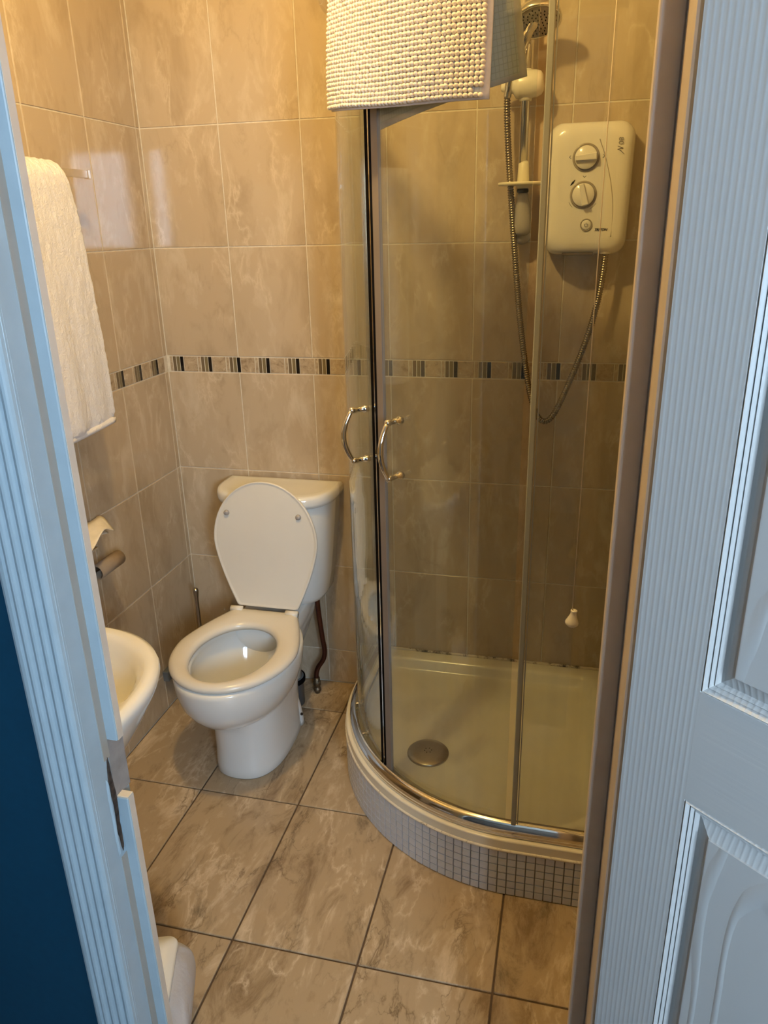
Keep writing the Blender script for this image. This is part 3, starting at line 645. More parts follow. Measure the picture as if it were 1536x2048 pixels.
# rear shelf of the pan below the cistern
b = MB()
def rblock(x0, x1, y0, y1, r, z, n=5): return [(p[0], p[1], z) for p in rrect((x0 + x1) / 2, (y0 + y1) / 2, (x1 - x0) / 2, (y1 - y0) / 2, r, n)]
b.rings([rblock(TX - 0.06, TX + 0.06, -0.30, -0.12, 0.03, 0.20), rblock(TX - 0.08, TX + 0.08, -0.32, -0.07, 0.03, 0.27), rblock(TX - 0.095, TX + 0.095, -0.33, -0.04, 0.03, 0.33), rblock(TX - 0.10, TX + 0.10, -0.34, -0.035, 0.03, 0.383), rblock(TX - 0.095, TX + 0.095, -0.335, -0.04, 0.03, 0.388)]); build('pan_shelf', b, m_ceramic, toi)
# cistern
def dshape(cx, hw, yb, yf, z, n=40, e=2.6):
    """flat at the wall, bowed front: outline in plan"""
    out = [(cx - hw, yb, z)]
    for k in range(n + 1):
        a = math.pi * k / n; c_, s = math.cos(a), math.sin(a)
        out.append((cx - hw * math.copysign(abs(c_) ** (2 / 3.2), c_), yb - 0.055 - (-yb * 0 + (-yf) - 0.055 + yb) * abs(s) ** (2 / e) if True else 0, z))
    out.append((cx + hw, yb, z)); return out
b = MB()
cs = [(0.385, 0.128, -0.160), (0.392, 0.140, -0.172), (0.41, 0.150, -0.180), (0.47, 0.160, -0.187), (0.56, 0.171, -0.193), (0.66, 0.181, -0.198), (0.735, 0.187, -0.201), (0.742, 0.185, -0.199)]
b.rings([dshape(TX, hw, -0.012, yf, z) for z, hw, yf in cs]); build('cistern', b, m_ceramic, toi)
b = MB()
cs = [(0.738, 0.190, -0.206), (0.742, 0.197, -0.213), (0.752, 0.199, -0.216), (0.768, 0.198, -0.215), (0.776, 0.194, -0.210), (0.779, 0.184, -0.198), (0.7782, 0.165, -0.175), (0.7778, 0.12, -0.145), (0.7778, 0.06, -0.12)]
b.rings([dshape(TX, hw, (-0.008, -0.007, -0.007, -0.008, -0.012, -0.022, -0.035, -0.05, -0.06)[i_], yf, z) for i_, (z, hw, yf) in enumerate(cs)]); build('cistern_lid', b, m_ceramic, toi)
# seat
SZ = 0.393
b = MB()
def horseshoe(hw, f, bk, hwb, cr=0.010):
    """outline (x, q) of a toilet seat or lid; q>0 forward of the widest line, 64 points"""
    out = []
    for k in range(29): a = -math.pi / 2 + math.pi * k / 28; out.append((hw * math.sin(a), f * math.cos(a)))
    sd = []
    for k in range(1, 13): t = k / 12; sd.append((hw - (hw - hwb) * t ** 1.45, -(bk - cr) * t))
    cn = [(hwb - cr * 0.35, -(bk - cr * 0.3)), (hwb - cr, -bk)]
    md = [((hwb - cr) * (1 - 2 * k / 8), -bk) for k in range(1, 8)]
    return out + sd + cn + md + [(-x, q) for x, q in cn[::-1]] + [(-x, q) for x, q in sd[::-1]]
NHS = len(horseshoe(1, 1, 1, 0.5))
def seat_out(k_, z): return [(TX + x, -0.490 - q, z) for x, q in horseshoe(0.183 + k_, 0.218 + k_, 0.232 + k_, 0.110 + k_)]
def seat_in(k_, z):
    out = []
    for x, q in horseshoe(0.183, 0.218, 0.232, 0.110):
        a = math.atan2(x, q * (1.0 if q > 0 else 0.95)); c_ = math.cos(a); out.append((TX + (0.118 + k_) * math.sin(a), -0.506 - (0.165 + k_) * c_ * (1 if c_ > 0 else 0.92), z))
    return out
b.rings([seat_out(-0.004, SZ), seat_out(0.001, SZ + 0.005), seat_out(0.001, SZ + 0.012), seat_out(-0.004, SZ + 0.019), seat_out(-0.014, SZ + 0.0235), seat_in(0.014, SZ + 0.0235), seat_in(0.005, SZ + 0.018), seat_in(0.0, SZ + 0.010), seat_in(0.002, SZ)], loop=True)
seat = build('seat', b, m_seat, toi)
# lid, raised
LY0, LZ0, LY1, LZ1 = -0.256, 0.422, -0.220, 0.834
lv = Vector((0, LY1 - LY0, LZ1 - LZ0)); LL = lv.length; lv.normalize(); ln = Vector((0, -lv.z, lv.y))
def lid_ring(k_, d):
    return [Vector((TX + 0.008 + x, LY0, LZ0)) + lv * (LL - 0.195 + q) + ln * d for x, q in horseshoe(0.172 + k_, 0.195 + k_, LL - 0.195 + k_, 0.106 + k_)]
b = MB(); b.rings([lid_ring(-0.012, -0.008), lid_ring(-0.003, -0.006), lid_ring(0.0, 0.0), lid_ring(-0.001, 0.005), lid_ring(-0.004, 0.0065), lid_ring(-0.006, 0.0045), lid_ring(-0.012, 0.0048)])
lid = build('lid', b, m_seat, toi)
for sx in (-1, 1):
    b = MB(); p = Vector((TX + 0.004 + sx * 0.118, LY0, LZ0)) + lv * (LL - 0.105) + ln * 0.0045
    b.lathe(p, ln, [(0.0088, 0), (0.0085, 0.004), (0.007, 0.008), (0.003, 0.0095)], 16); build('rubber_buffer', b, m_greyclear, lid)
    b = MB(); x = TX + sx * 0.093; b.tube([(x - 0.020, -0.272, SZ + 0.022), (x + 0.020, -0.272, SZ + 0.022)], 0.0105, 16); b.box((x - 0.018, -0.276, SZ - 0.002), (x + 0.018, -0.256, SZ + 0.018), 0.003); build('hinge', b, m_seat, toi)
# soil connector and supply pipe
b = MB(); b.lathe((0.412, -0.153, 0.0), (0, 0, 1), [(0.044, 0), (0.044, 0.088), (0.050, 0.09), (0.050, 0.104), (0.040, 0.106)], 32); b.mi = 1; b.lathe((0.412, -0.153, 0.0), (0, 0, 1), [(0.0505, 0.089), (0.0512, 0.097), (0.0505, 0.105)], 32); b.mi = 2
b.lathe((0.412, -0.153, 0.0), (0, 0, 1), [(0.038, 0.10), (0.038, 0.24)], 32)
build('soil_pipe', b, [m_greyplastic, m_rubber, m_whiteplastic], org=(0.415, -0.15, 0), label='grey and white soil pipe connector behind the toilet pan', category='pipe')
sp_ = thing('water_supply_pipe', 'dark bent copper supply pipe running from cistern to floor', 'pipe', (0.485, -0.082, 0))
b = MB(); b.tube(smooth_curve([(0.497, -0.075, 0.392), (0.498, -0.072, 0.33), (0.505, -0.066, 0.22), (0.510, -0.064, 0.165), (0.504, -0.066, 0.13), (0.486, -0.072, 0.10), (0.479, -0.077, 0.075), (0.481, -0.082, 0.045)], 6), 0.0088, 14); build('pipe', b, m_copper, sp_)
b = MB(); b.lathe((0.481, -0.082, 0.0), (0, 0, 1), [(0.008, 0), (0.010, 0.006), (0.013, 0.010), (0.013, 0.020), (0.009, 0.022), (0.010, 0.032), (0.014, 0.034), (0.014, 0.048), (0.011, 0.052), (0.011, 0.062)], 10); build('fitting', b, m_brass, sp_)
# toilet brush
tb_ = thing('toilet_brush', 'chrome toilet brush standing in the corner behind the toilet', 'toilet brush', (0.092, -0.16, 0))
b = MB(); b.lathe((0.092, -0.16, 0.0), (0, 0, 1), [(0.05, 0), (0.05, 0.003), (0.047, 0.11), (0.044, 0.11), (0.044, 0.02)], 28, cap1=True); build('holder', b, m_greyplastic, tb_)
b = MB(); b.lathe((0.092, -0.16, 0.03), (-0.01, 0.02, 1), [(0.018, 0), (0.028, 0.02), (0.028, 0.06), (0.008, 0.075), (0.0062, 0.08), (0.0062, 0.340), (0.0085, 0.36), (0.0095, 0.372), (0.007, 0.380)], 16); build('handle', b, m_brushed, tb_)
b = MB(); b.box((0.0005, -0.285, 0.112), (0.022, -0.247, 0.150), 0.003, 2); b.lathe((0.022, -0.266, 0.131), (1, 0, 0), [(0.011, 0), (0.011, 0.008), (0.006, 0.012)], 16); build('wall_stop', b, m_greyplastic, org=(0.0, -0.266, 0.131), label='small dark plastic stop low on the left wall beside the toilet', category='door stop')
# ------------------------------------------------------------------ basin
BX, BYW, BZ = 0.318, YF + 0.002, 0.755
bs = thing('wash_basin', 'white rounded wash basin left of the doorway', 'basin', (BX, -1.30, 0))
def basin(hw, fr, z, n=48, yc=-1.245):
    out = []
    for k in range(n + 1):
        a = math.pi * k / n; c_, s = math.cos(a), math.sin(a)
        out.append((BX - hw * math.copysign(abs(c_) ** (2 / 2.3), c_), yc + fr * abs(s) ** (2 / 2.1), z))
    out.append((BX + hw, BYW, z)); out.insert(0, (BX - hw, BYW, z)); return out
b = MB()
b.rings([basin(0.10, 0.04, 0.545), basin(0.13, 0.08, 0.56), basin(0.165, 0.125, 0.60), basin(0.20, 0.175, 0.65), basin(0.228, 0.215, 0.70), basin(0.245, 0.238, 0.735), basin(0.250, 0.246, 0.752), basin(0.247, 0.243, 0.762), basin(0.235, 0.231, 0.768), basin(0.222, 0.218, 0.764)], cap1=False)
def bowl(hw, fr, bk, z, n=48, yc=-1.245): # inner bowl as closed ring with same vertex count
    out = []
    for k in range(n + 1):
        a = math.pi * k / n; out.append((BX - hw * math.cos(a), yc + fr * math.sin(a), z))
    out.append((BX + hw * 0.7, yc - bk, z)); out.insert(0, (BX - hw * 0.7, yc - bk, z)); return out
b.rings([basin(0.222, 0.218, 0.764), bowl(0.214, 0.210, 0.09, 0.757), bowl(0.207, 0.202, 0.085, 0.735), bowl(0.192, 0.185, 0.075, 0.69), bowl(0.16, 0.145, 0.06, 0.645), bowl(0.09, 0.075, 0.04, 0.622), bowl(0.02, 0.02, 0.02, 0.616)], cap0=False)
bmesh.ops.translate(b.bm, verts=b.bm.verts, vec=(0, 0, -0.007)); build('bowl', b, m_ceramic, bs)
b = MB(); b.rings([[(BX - 0.03 + 0.070 * math.sin(2 * math.pi * k / 24) * s_, -1.34 - 0.09 * math.cos(2 * math.pi * k / 24) * s_ * 0.9, z) for k in range(24)] for z, s_ in ((0.0005, 0.95), (0.05, 0.88), (0.3, 0.8), (0.55, 1.05), (0.60, 1.1))]); build('pedestal', b, m_ceramic, bs)
b = MB(); b.tube(smooth_curve([(BX, -1.43, 0.76), (BX, -1.43, 0.83), (BX, -1.41, 0.865), (BX, -1.36, 0.865), (BX, -1.33, 0.84)], 5), 0.011, 12); b.box((BX - 0.006, -1.452, 0.875), (BX + 0.006, -1.40, 0.885), 0.002); build('tap', b, m_chrome, bs)
# ------------------------------------------------------------------ towel rail and towel
tr = thing('towel_rail', 'square chrome towel rail on the left wall', 'towel rail', (0.0, -0.70, 1.69))
b = MB(); b.box((0.072, -1.05, 1.682), (0.083, -0.424, 1.700), 0.001); build('bar', b, m_chrome, tr)
b = MB(); b.box((0.071, -0.424, 1.681), (0.084, -0.413, 1.701), 0.001); b.box((0.0005, -0.455, 1.685), (0.075, -0.443, 1.697)); b.box((0.0005, -1.03, 1.685), (0.075, -1.018, 1.697)); build('end_bracket', b, m_chrome, tr)
tw = MB()
def tprof(y):   # cross-section (x,z) of the folded towel at a given y, as a closed thick loop
    e = (y + 0.52) / 0.42                   # 0 at the far edge
    wv = 0.006 * math.sin(24 * y) + 0.004 * math.sin(61 * y + 1)
    out = []; inn = []
    for k in range(15): # front outer going up
        t = k / 14; out.append((0.132 + 0.016 * math.sin(2.2 * t + 0.4) * (1 - t) + wv * (1 - t) - 0.012 * t, 1.095 + 0.565 * t))
    for k in range(1, 10):
        a = math.pi * k / 10; out.append((0.075 + 0.045 * math.cos(a), 1.66 + 0.056 * math.sin(a)))
    for k in range(8):
        t = k / 7; out.append((0.030 - 0.008 * t, 1.66 - 0.40 * t))
    for k in range(8): t = k / 7; inn.append((0.050 - 0.004 * (1 - t), 1.26 + 0.40 * t))
    for k in range(1, 6): a = math.pi * k / 6; inn.append((0.078 - 0.022 * math.cos(a), 1.66 + 0.044 * math.sin(a)))
    for k in range(15): t = k / 14; inn.append((0.098 + (wv + 0.012) * t * 0.8, 1.66 - 0.565 * t))
    return out + inn
NY = 40; rs = []
for i in range(NY + 1):
    y = -0.540 - 0.41 * i / NY
    sh = 0.0
    rs.append([(x, y + (0.016 * (1.66 - z) / 0.56 if z < 1.66 else 0.0) - 0.02 * max(0, (z - 1.60)) / 0.12 * (1 - i / NY), z + 0.012 * math.sin(5 * (y + 0.5)) * (1 if z < 1.2 else 0)) for x, z in tprof(y)])
tw.rings(rs)
towel = build('towel', tw, m_towel, org=(0.09, -0.72, 1.10), label='white terry towel folded over the rail on the left wall', category='towel')
sub = towel.modifiers.new('smooth', 'SUBSURF'); sub.levels = 2; sub.render_levels = 2
tx = bpy.data.textures.new('terry', 'CLOUDS'); tx.noise_scale = 0.012
dm = towel.modifiers.new('terry', 'DISPLACE'); dm.texture = tx; dm.strength = 0.007; dm.mid_level = 0.5
b = MB(); b.rings([[(0.098 + dx_ , -0.553 - 0.39 * i / 30 + 0.012, 1.090 + dz_ + 0.012 * math.sin(5 * (-0.04 - 0.41 * i / 30))) for dx_, dz_ in ((0.0, 0.0), (0.038, 0.0), (0.041, 0.005), (0.041, 0.014), (0.0, 0.014))] for i in range(31)]); build('hem', b, m_towel, towel)
# ------------------------------------------------------------------ toilet roll holder
th = thing('toilet_roll_holder', 'wall toilet roll holder with an empty cardboard tube below loose tissue', 'toilet roll holder', (0.0, -0.60, 0.70))
b = MB(); b.lathe((0.0005, -0.650, 0.735), (1, 0, 0), [(0.024, 0), (0.024, 0.006), (0.020, 0.009)], 24); b.tube(smooth_curve([(0.006, -0.650, 0.735), (0.040, -0.650, 0.735), (0.058, -0.647, 0.728), (0.060, -0.645, 0.700), (0.060, -0.635, 0.690), (0.060, -0.60, 0.688), (0.060, -0.515, 0.688)], 5), 0.0055, 12); build('chrome_arm', b, m_chrome, th)
b = MB(); n = 28; ro, ri = 0.0215, 0.0198; y0, y1 = -0.625, -0.512; zc = 0.682
b.rings([[(0.062 + r_ * math.cos(2 * math.pi * k / n), y, zc + r_ * math.sin(2 * math.pi * k / n)) for k in range(n)] for r_, y in ((ro, y0), (ro, y1), (ri, y1), (ri, y0))], loop=True); build('cardboard_tube', b, m_card, th)
sh = thing('tissue_holder', 'small dark shelf bracket on the left wall above the cardboard tube', 'tissue holder', (0.0, -0.68, 0.775))
b = MB(); b.box((0.0005, -0.765, 0.772), (0.105, -0.655, 0.778), 0.001); b.box((0.0005, -0.765, 0.755), (0.006, -0.655, 0.80), 0.001); build('shelf', b, m_brushed, sh)
ts = MB(); gr = []
NA, NB = 16, 14
def tis(a, c_):  # a along y (towards the back wall), c_ outwards from the wall
    y = -0.745 + 0.235 * a; x = 0.012 + 0.115 * c_
    z = 0.806 + 0.016 * math.sin(math.pi * min(1, a * 1.1)) * (1 - 0.5 * c_) - 0.028 * max(0, c_ - 0.45) + 0.010 * math.sin(7 * a + 3 * c_) - 0.03 * max(0, a - 0.7)
    x -= 0.045 * a * c_ ; y -= 0.03 * c_ * a
    return (x, y, z)
ts.rings([[tis(i / NA, j / NB) for j in range(NB + 1)] for i in range(NA + 1)], closed=False, cap0=False, cap1=False)
ts.rings([[(p[0] * 0.92, p[1] - 0.02, 0.779 + (p[2] - 0.779) * 0.55) for p in [tis(i / NA, j / NB) for j in range(NB + 1)]] for i in range(NA + 1)], closed=False, cap0=False, cap1=False)
tis_o = build('tissue_sheets', ts, m_paper, org=(0.06, -0.66, 0.779), label='loose white tissue sheets on the shelf above the cardboard tube', category='tissue'); sdm = tis_o.modifiers.new('thickness', 'SOLIDIFY'); sdm.thickness = 0.0012
# ------------------------------------------------------------------ bin
bn = thing('waste_bin', 'small white bin with a translucent bag beside the doorway', 'bin', (0.535, -1.33, 0))
def binring(hw, hd, z, r=0.03, rot=0.35, cx=0.532, cy=-1.362):
    out = []
    for x, y in rrect(0, 0, hw, hd, r, 5):
        out.append((cx + x * math.cos(rot) - y * math.sin(rot), cy + x * math.sin(rot) + y * math.cos(rot), z))
    return out
b = MB(); b.rings([binring(0.062, 0.062, 0.0005), binring(0.065, 0.065, 0.01), binring(0.078, 0.078, 0.195), binring(0.075, 0.075, 0.195), binring(0.064, 0.064, 0.02)]); build('body', b, m_whiteplastic, bn)
b = MB(); b.rings([binring(0.081, 0.081, 0.192, 0.02), binring(0.084, 0.084, 0.196, 0.02), binring(0.084, 0.084, 0.203, 0.02), binring(0.081, 0.081, 0.208, 0.018), binring(0.05, 0.05, 0.213, 0.01), binring(0.02, 0.02, 0.214, 0.005)]); build('bin_lid', b, m_ceramic, bn)
b = MB(); rs = []
for k, (s_, z) in enumerate(((0.080, 0.198), (0.090, 0.188), (0.104, 0.165), (0.114, 0.135), (0.110, 0.10), (0.104, 0.07), (0.092, 0.04), (0.084, 0.025))):
    rg = binring(s_, s_, z, 0.045)
    rs.append([(0.532 + (x - 0.532) * (1 + 0.06 * math.sin(9 * i_ + k) + random.uniform(-0.05, 0.05)), -1.362 + (y + 1.362) * (1 + 0.05 * math.cos(7 * i_ + 2 * k)), zz) for i_, (x, y, zz) in enumerate(rg)])
b.rings(rs, cap0=False, cap1=False); bg = build('bin_bag', b, m_bag, bn, label='translucent crumpled bin bag'); s2 = bg.modifiers.new('s', 'SUBSURF'); s2.levels = 1; s2.render_levels = 2
# ------------------------------------------------------------------ pull cord
pc = thing('light_pull_cord', 'white light pull cord with a small bell-shaped knob in front of the shower glass', 'pull cord', (1.320, -0.95, 0.82))
b = MB(); b.tube([(1.320, -0.95, 0.86), (1.320, -0.95, H)], 0.0008, 8); build('cord', b, m_cord, pc)
b = MB(); b.lathe((1.320, -0.95, 0.835), (0.10, 0, 1), [(0.002, 0), (0.008, 0.0015), (0.0125, 0.006), (0.0128, 0.010), (0.0095, 0.017), (0.0060, 0.026), (0.0055, 0.031), (0.0063, 0.033), (0.0060, 0.035), (0.0025, 0.035), (0.002, 0.031)], 24); build('knob', b, m_whiteplastic, pc)
b = MB(); b.lathe((1.320, -0.95, H), (0, 0, -1), [(0.04, 0), (0.04, 0.02), (0.03, 0.028), (0.008, 0.03)], 28); build('switch_box', b, m_whiteplastic, pc)
# ------------------------------------------------------------------ electric shower
eh = thing('electric_shower', 'white wall-mounted electric shower unit with two round dials', 'shower unit', (1.301, 0.0, 1.47))
HC, HZ = 1.301, 1.628
def hring(hw, hh, r, y, arch=0.0, dz=0.0, n=8):
    out = []
    for x, z in rrect(0, 0, hw, hh, r, n):
        k = 1 - (x / hw) ** 2
        z2 = z + (arch * k if z > 0 else -arch * 0.25 * k)
        out.append((HC + x * (1 + 0.02 * z / hh), y, HZ + dz + z2))
    return out
b = MB(); b.rings([hring(0.104, 0.152, 0.03, -0.0005, 0.010), hring(0.107, 0.155, 0.032, -0.006, 0.010), hring(0.107, 0.155, 0.034, -0.055, 0.011), hring(0.104, 0.152, 0.036, -0.078, 0.011), hring(0.098, 0.146, 0.038, -0.091, 0.011), hring(0.088, 0.136, 0.04, -0.098, 0.010), hring(0.07, 0.12, 0.04, -0.1005, 0.008), hring(0.03, 0.06, 0.02, -0.1015, 0.003)]); case = build('casing', b, m_heater, eh)
FYH = -0.1005
b = MB()   # swept styling line
pts = smooth_curve([(1.322, FYH - 0.0003, 1.745), (1.340, FYH - 0.0003, 1.70), (1.357, FYH - 0.0003, 1.64), (1.366, FYH + 0.0005, 1.58), (1.366, FYH + 0.0012, 1.515)], 8)
b.tube(pts, 0.0011, 8); build('styling_groove', b, m_heater_trim, case)
def dial(x, z, ang, nm):
    q = MB(); q.lathe((x, FYH + 0.001, z), (0, -1, 0), [(0.0335, 0), (0.0335, 0.0034), (0.0300, 0.0036), (0.0285, 0.0024)], 40); ring = build(nm + '_ring', q, m_heater_trim, case)
    q = MB(); q.lathe((x, FYH, z), (0, -1, 0), [(0.0275, 0), (0.0275, 0.009), (0.0262, 0.0105), (0.001, 0.0105)], 40)
    ca, sa = math.cos(ang), math.sin(ang)
    def T_(px_, pz_, y): return (x + px_ * ca - pz_ * sa, y, z + px_ * sa + pz_ * ca)
    o0 = [(-0.0262, -0.006), (0.0262, -0.0085), (0.0262, 0.0085), (-0.0262, 0.006)]
    q.rings([[T_(a, c_, FYH - 0.010) for a, c_ in o0], [T_(a, c_, FYH - 0.018) for a, c_ in o0], [T_(a * 0.93, c_ * 0.8, FYH - 0.0205) for a, c_ in o0]], smooth=False)
    return build(nm, q, m_heater, eh)
dial(1.2915, 1.704, math.radians(4), 'dial'); dial(1.2905, 1.617, math.radians(-76), 'dial')
b = MB(); b.lathe((1.3025, FYH + 0.001, 1.545), (0, -1, 0), [(0.0155, 0), (0.0155, 0.0038), (0.013, 0.0040), (0.0128, 0.002)], 32); build('button_ring', b, m_heater_trim, case)
b = MB(); b.lathe((1.3025, FYH, 1.545), (0, -1, 0), [(0.0122, 0), (0.0122, 0.003), (0.0105, 0.0042), (0.001, 0.0042)], 32); build('power_button', b, m_heater, eh)
b = MB(); yb = FYH - 0.0045
b.tube([(1.3025 + 0.0042 * math.sin(t), yb, 1.5445 + 0.0042 * math.cos(t)) for t in [math.radians(40 + 280 * k / 20) for k in range(21)]], 0.0006, 6); b.tube([(1.3025, yb, 1.5445), (1.3025, yb, 1.5500)], 0.0006, 6); build('power_symbol', b, m_ink, case)
def text(txt, x, z, size, rot, mat, nm, parent, y=FYH - 0.0008, shear=0.0, bold=0.0):
    cu = bpy.data.curves.new(nm, 'FONT'); cu.body = txt; cu.size = size; cu.extrude = 0.00015; cu.shear = shear; cu.offset = bold
    cu.align_x = 'CENTER'; cu.align_y = 'CENTER'
    t_ = bpy.data.objects.new(nm, cu); C.objects.link(t_); bpy.context.view_layer.update()
    me = bpy.data.meshes.new_from_object(t_.evaluated_get(bpy.context.evaluated_depsgraph_get())); bpy.data.objects.remove(t_)
    me.transform(Matrix.Translation(Vector((x, y, z)) - ORG[parent.name]) @ Matrix.Rotation(rot, 4, 'Y') @ Matrix.Rotation(math.pi / 2, 4, 'X')); me.materials.clear(); me.materials.append(mat)
    o = bpy.data.objects.new(nm, me); C.objects.link(o); o.parent = parent; return o
text('TRITON', 1.339, 1.5325, 0.0086, 0, m_ink, 'brand_lettering', case, shear=0.35, bold=0.00035, y=FYH - 0.0012)
text('80', 1.373, 1.739, 0.017, math.pi / 2, m_greyink, 'model_lettering', case, y=FYH - 0.0008)
b = MB(); yy = FYH - 0.0004
for a, c_ in (((1.366, 1.727), (1.380, 1.722)), ((1.380, 1.722), (1.366, 1.720)), ((1.366, 1.720), (1.376, 1.716)), ((1.372, 1.718), (1.383, 1.709))): b.tube([(a[0], yy, a[1]), (c_[0], yy, c_[1])], 0.0007, 6)
build('zigzag_mark', b, m_ink, case)
b = MB(); yy = FYH - 0.0002       # dial markings
for a, c_ in (((1.250, 1.706), (1.254, 1.710)), ((1.250, 1.706), (1.255, 1.703)), ((1.333, 1.710), (1.337, 1.706)), ((1.337, 1.706), (1.332, 1.702)), ((1.287, 1.662), (1.2905, 1.658)), ((1.2905, 1.658), (1.295, 1.662))): b.tube([(a[0], yy - 0.0008, a[1]), (c_[0], yy - 0.0008, c_[1])], 0.0007, 6)
for a0, a1 in ((205, 228), (300, 328)): b.tube([(1.2905 + 0.0385 * math.cos(math.radians(a)), yy - 0.0008, 1.617 + 0.0385 * math.sin(math.radians(a))) for a in [a0 + (a1 - a0) * k / 8 for k in range(9)]], 0.0006, 6)
build('dial_marks', b, m_greyink, case)
b = MB(); b.tube([(1.257, yy, 1.640), (1.2625, yy - 0.0003, 1.6465), (1.268, yy, 1.653)], [0.001, 0.0028, 0.001], 8); build('indicator_light', b, m_black, case)
b = MB(); b.lathe((1.357, -0.072, 1.492), (0, 0, -1), [(0.013, -0.018), (0.0155, 0.0), (0.0165, 0.018), (0.013, 0.020)], 24); build('hose_outlet', b, m_heater, eh)
b = MB(); b.box((1.245, -0.091, 1.4700), (1.325, -0.060, 1.4765), 0.001); build('vent_slot', b, m_vent, case)
# riser rail with hand shower
rl = thing('shower_riser_rail', 'chrome shower riser rail with slider and grey wall brackets', 'shower rail', (1.132, 0.0, 1.55))
b = MB(); b.tube([(1.132, -0.058, 1.64), (1.132, -0.058, 2.22)], 0.0112, 20); build('rail', b, m_alu, rl)
b = MB(); b.lathe((1.134, -0.058, 1.60), (0, 0.0, 1), [(0.0125, 0.037), (0.0150, 0.042), (0.0165, 0.052), (0.0150, 0.070), (0.0135, 0.098), (0.011, 0.104)], 24); build('rail_end_sleeve', b, m_soap, rl)
b = MB(); b.lathe((1.135, -0.058, 1.628), (0, 0.12, -1), [(0.012, 0), (0.0145, 0.006), (0.0185, 0.03), (0.0225, 0.065), (0.024, 0.085), (0.0225, 0.098), (0.015, 0.106)], 28); b.tube([(1.135, -0.05, 1.52), (1.135, -0.001, 1.52)], 0.022, 20); build('lower_bracket', b, m_greyclear, rl)
b = MB(); b.lathe((1.134, -0.058, 1.638), (0, 0, -1), [(0.0142, 0), (0.0152, 0.003), (0.0152, 0.006), (0.0142, 0.009)], 28); build('bracket_ring', b, m_rubber, rl)
b = MB(); b.tube([(1.132, -0.058, 2.20), (1.132, -0.001, 2.20)], 0.02, 20); build('upper_bracket', b, m_greyclear, rl)
b = MB(); b.lathe((1.118, -0.062, 1.880), (1, 0.0, 0.06), [(0.008, -0.048), (0.011, -0.044), (0.018, -0.018), (0.029, -0.012), (0.032, 0.0), (0.0325, 0.022), (0.031, 0.040), (0.027, 0.052), (0.018, 0.058)], 28); b.lathe((1.132, -0.058, 1.852), (0, 0, 1), [(0.0155, -0.008), (0.0165, 0.0), (0.0145, 0.06), (0.013, 0.064)], 24); build('slider', b, m_whiteplastic, rl)
sd_ = MB()
sd_.rings([[(1.133 + a * math.cos(2 * math.pi * k / 40), -0.075 + a * 0.72 * math.sin(2 * math.pi * k / 40), 1.650 + z) for k in range(40)] for a, z in ((0.058, -0.0045), (0.0625, -0.0035), (0.063, 0.0), (0.0625, 0.003), (0.060, 0.0035), (0.056, 0.0), (0.02, -0.001))])
build('soap_dish', sd_, m_soap, org=(1.133, -0.075, 1.65), label='ivory oval soap dish clipped on the shower riser rail', category='soap dish')
hs = thing('hand_shower', 'chrome hand shower held in the slider on the riser rail', 'shower head', (1.10, -0.10, 1.90))
hc = Vector((1.157, -0.118, 2.008)); hax = Vector((0.12, -0.42, -0.90)).normalized()
b = MB(); b.lathe(hc, hax, [(0.004, -0.034), (0.022, -0.031), (0.044, -0.022), (0.056, -0.012), (0.059, 0.0), (0.058, 0.006), (0.055, 0.008), (0.052, 0.006)], 40); build('head', b, m_chrome, hs)
b = MB(); b.lathe(hc, hax, [(0.052, 0.0055), (0.051, 0.0075), (0.001, 0.0085)], 40); fc = build('spray_face', b, m_greyclear, hs)
b = MB(); sx_ = hax.cross(Vector((0, 0, 1))).normalized(); sy_ = hax.cross(sx_)
for k in range(70):
    r_ = 0.047 * math.sqrt((k + 0.5) / 70); a = k * 2.39996; b.lathe(hc + sx_ * (r_ * math.cos(a)) + sy_ * (r_ * math.sin(a)), hax, [(0.0014, 0.0075), (0.0012, 0.0105)], 6)
build('spray_nozzles', b, m_rubber, fc, kind='stuff')
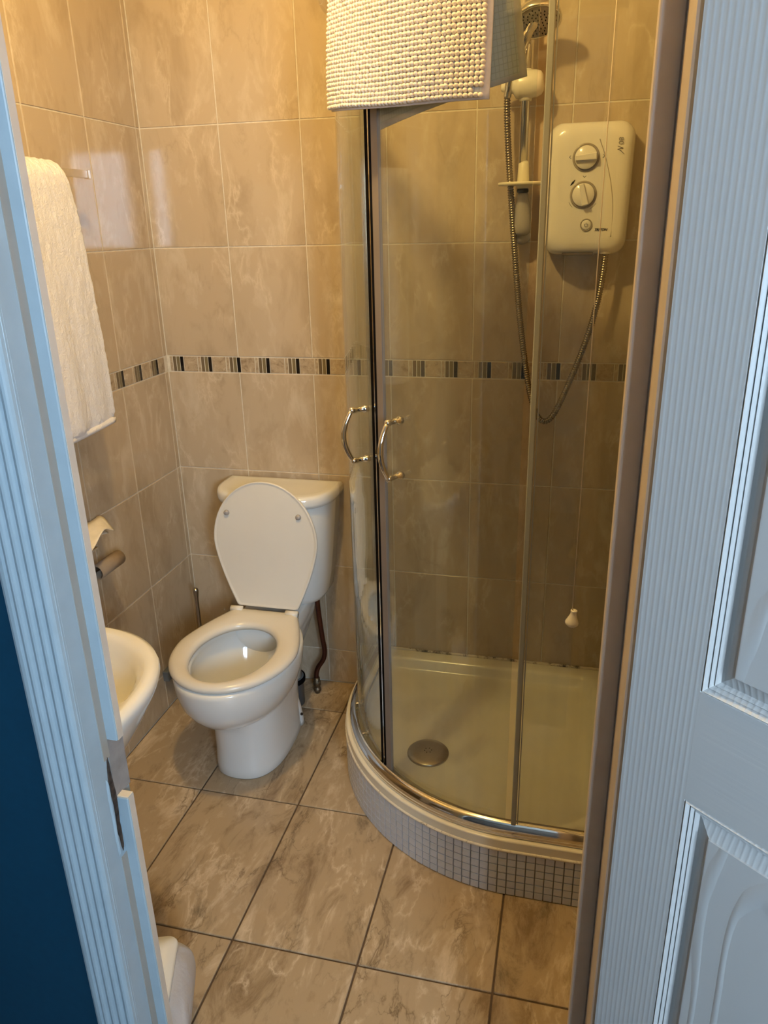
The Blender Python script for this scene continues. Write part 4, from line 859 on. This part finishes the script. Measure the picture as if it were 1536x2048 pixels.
b = MB(); b.tube(smooth_curve([hc - hax * 0.016, hc + Vector((-0.025, 0.006, -0.030)), (1.115, -0.094, 1.945), (1.098, -0.080, 1.905), (1.089, -0.070, 1.870), (1.086, -0.066, 1.855)], 6), [0.016] * 4 + [0.013] * 10 + [0.0115] * 10 + [0.010] * 7, 16); build('handle', b, m_chrome, hs)
# ribbed hose
hp = smooth_curve([(1.086, -0.064, 1.862), (1.088, -0.062, 1.80), (1.096, -0.060, 1.70), (1.108, -0.058, 1.58), (1.122, -0.056, 1.45), (1.140, -0.054, 1.30), (1.166, -0.052, 1.14), (1.186, -0.050, 1.06), (1.205, -0.050, 1.020), (1.225, -0.050, 1.010), (1.246, -0.051, 1.030), (1.270, -0.053, 1.085), (1.305, -0.056, 1.185), (1.330, -0.060, 1.27), (1.346, -0.066, 1.35), (1.354, -0.070, 1.42), (1.357, -0.072, 1.475)], 12)
dist = [0.0]
for i in range(1, len(hp)): dist.append(dist[-1] + (hp[i] - hp[i - 1]).length)
def at_len(s):
    for i in range(1, len(hp)):
        if dist[i] >= s:
            t = (s - dist[i - 1]) / max(1e-9, dist[i] - dist[i - 1]); return hp[i - 1].lerp(hp[i], t)
    return hp[-1]
pts, rad = [], []; s = 0.0
while s < dist[-1]:
    for ds, r_ in ((0.0, 0.0070), (0.0014, 0.0088), (0.0036, 0.0088), (0.0050, 0.0070)): pts.append(at_len(s + ds)); rad.append(r_)
    s += 0.0064
b = MB(); b.tube(pts, rad, 12)
build('shower_hose', b, m_hose, org=(1.22, -0.05, 1.01), label='ribbed metal shower hose looping from slider to shower unit', category='shower hose')
# ------------------------------------------------------------------ ceiling lamp
cl = thing('ceiling_light', 'round warm ceiling light above the bathroom floor', 'ceiling light', (LAMP[0], LAMP[1], H))
b = MB(); b.lathe((LAMP[0], LAMP[1], H), (0, 0, -1), [(0.055, 0), (0.055, 0.006), (0.042, 0.008), (0.040, 0.002)], 32); build('bezel', b, m_chrome, cl)
b = MB(); b.lathe((LAMP[0], LAMP[1], H - 0.001), (0, 0, -1), [(0.040, 0), (0.040, 0.003), (0.02, 0.005)], 32); build('lamp_lens', b, m_bulb, cl)
bpy.context.view_layer.update()
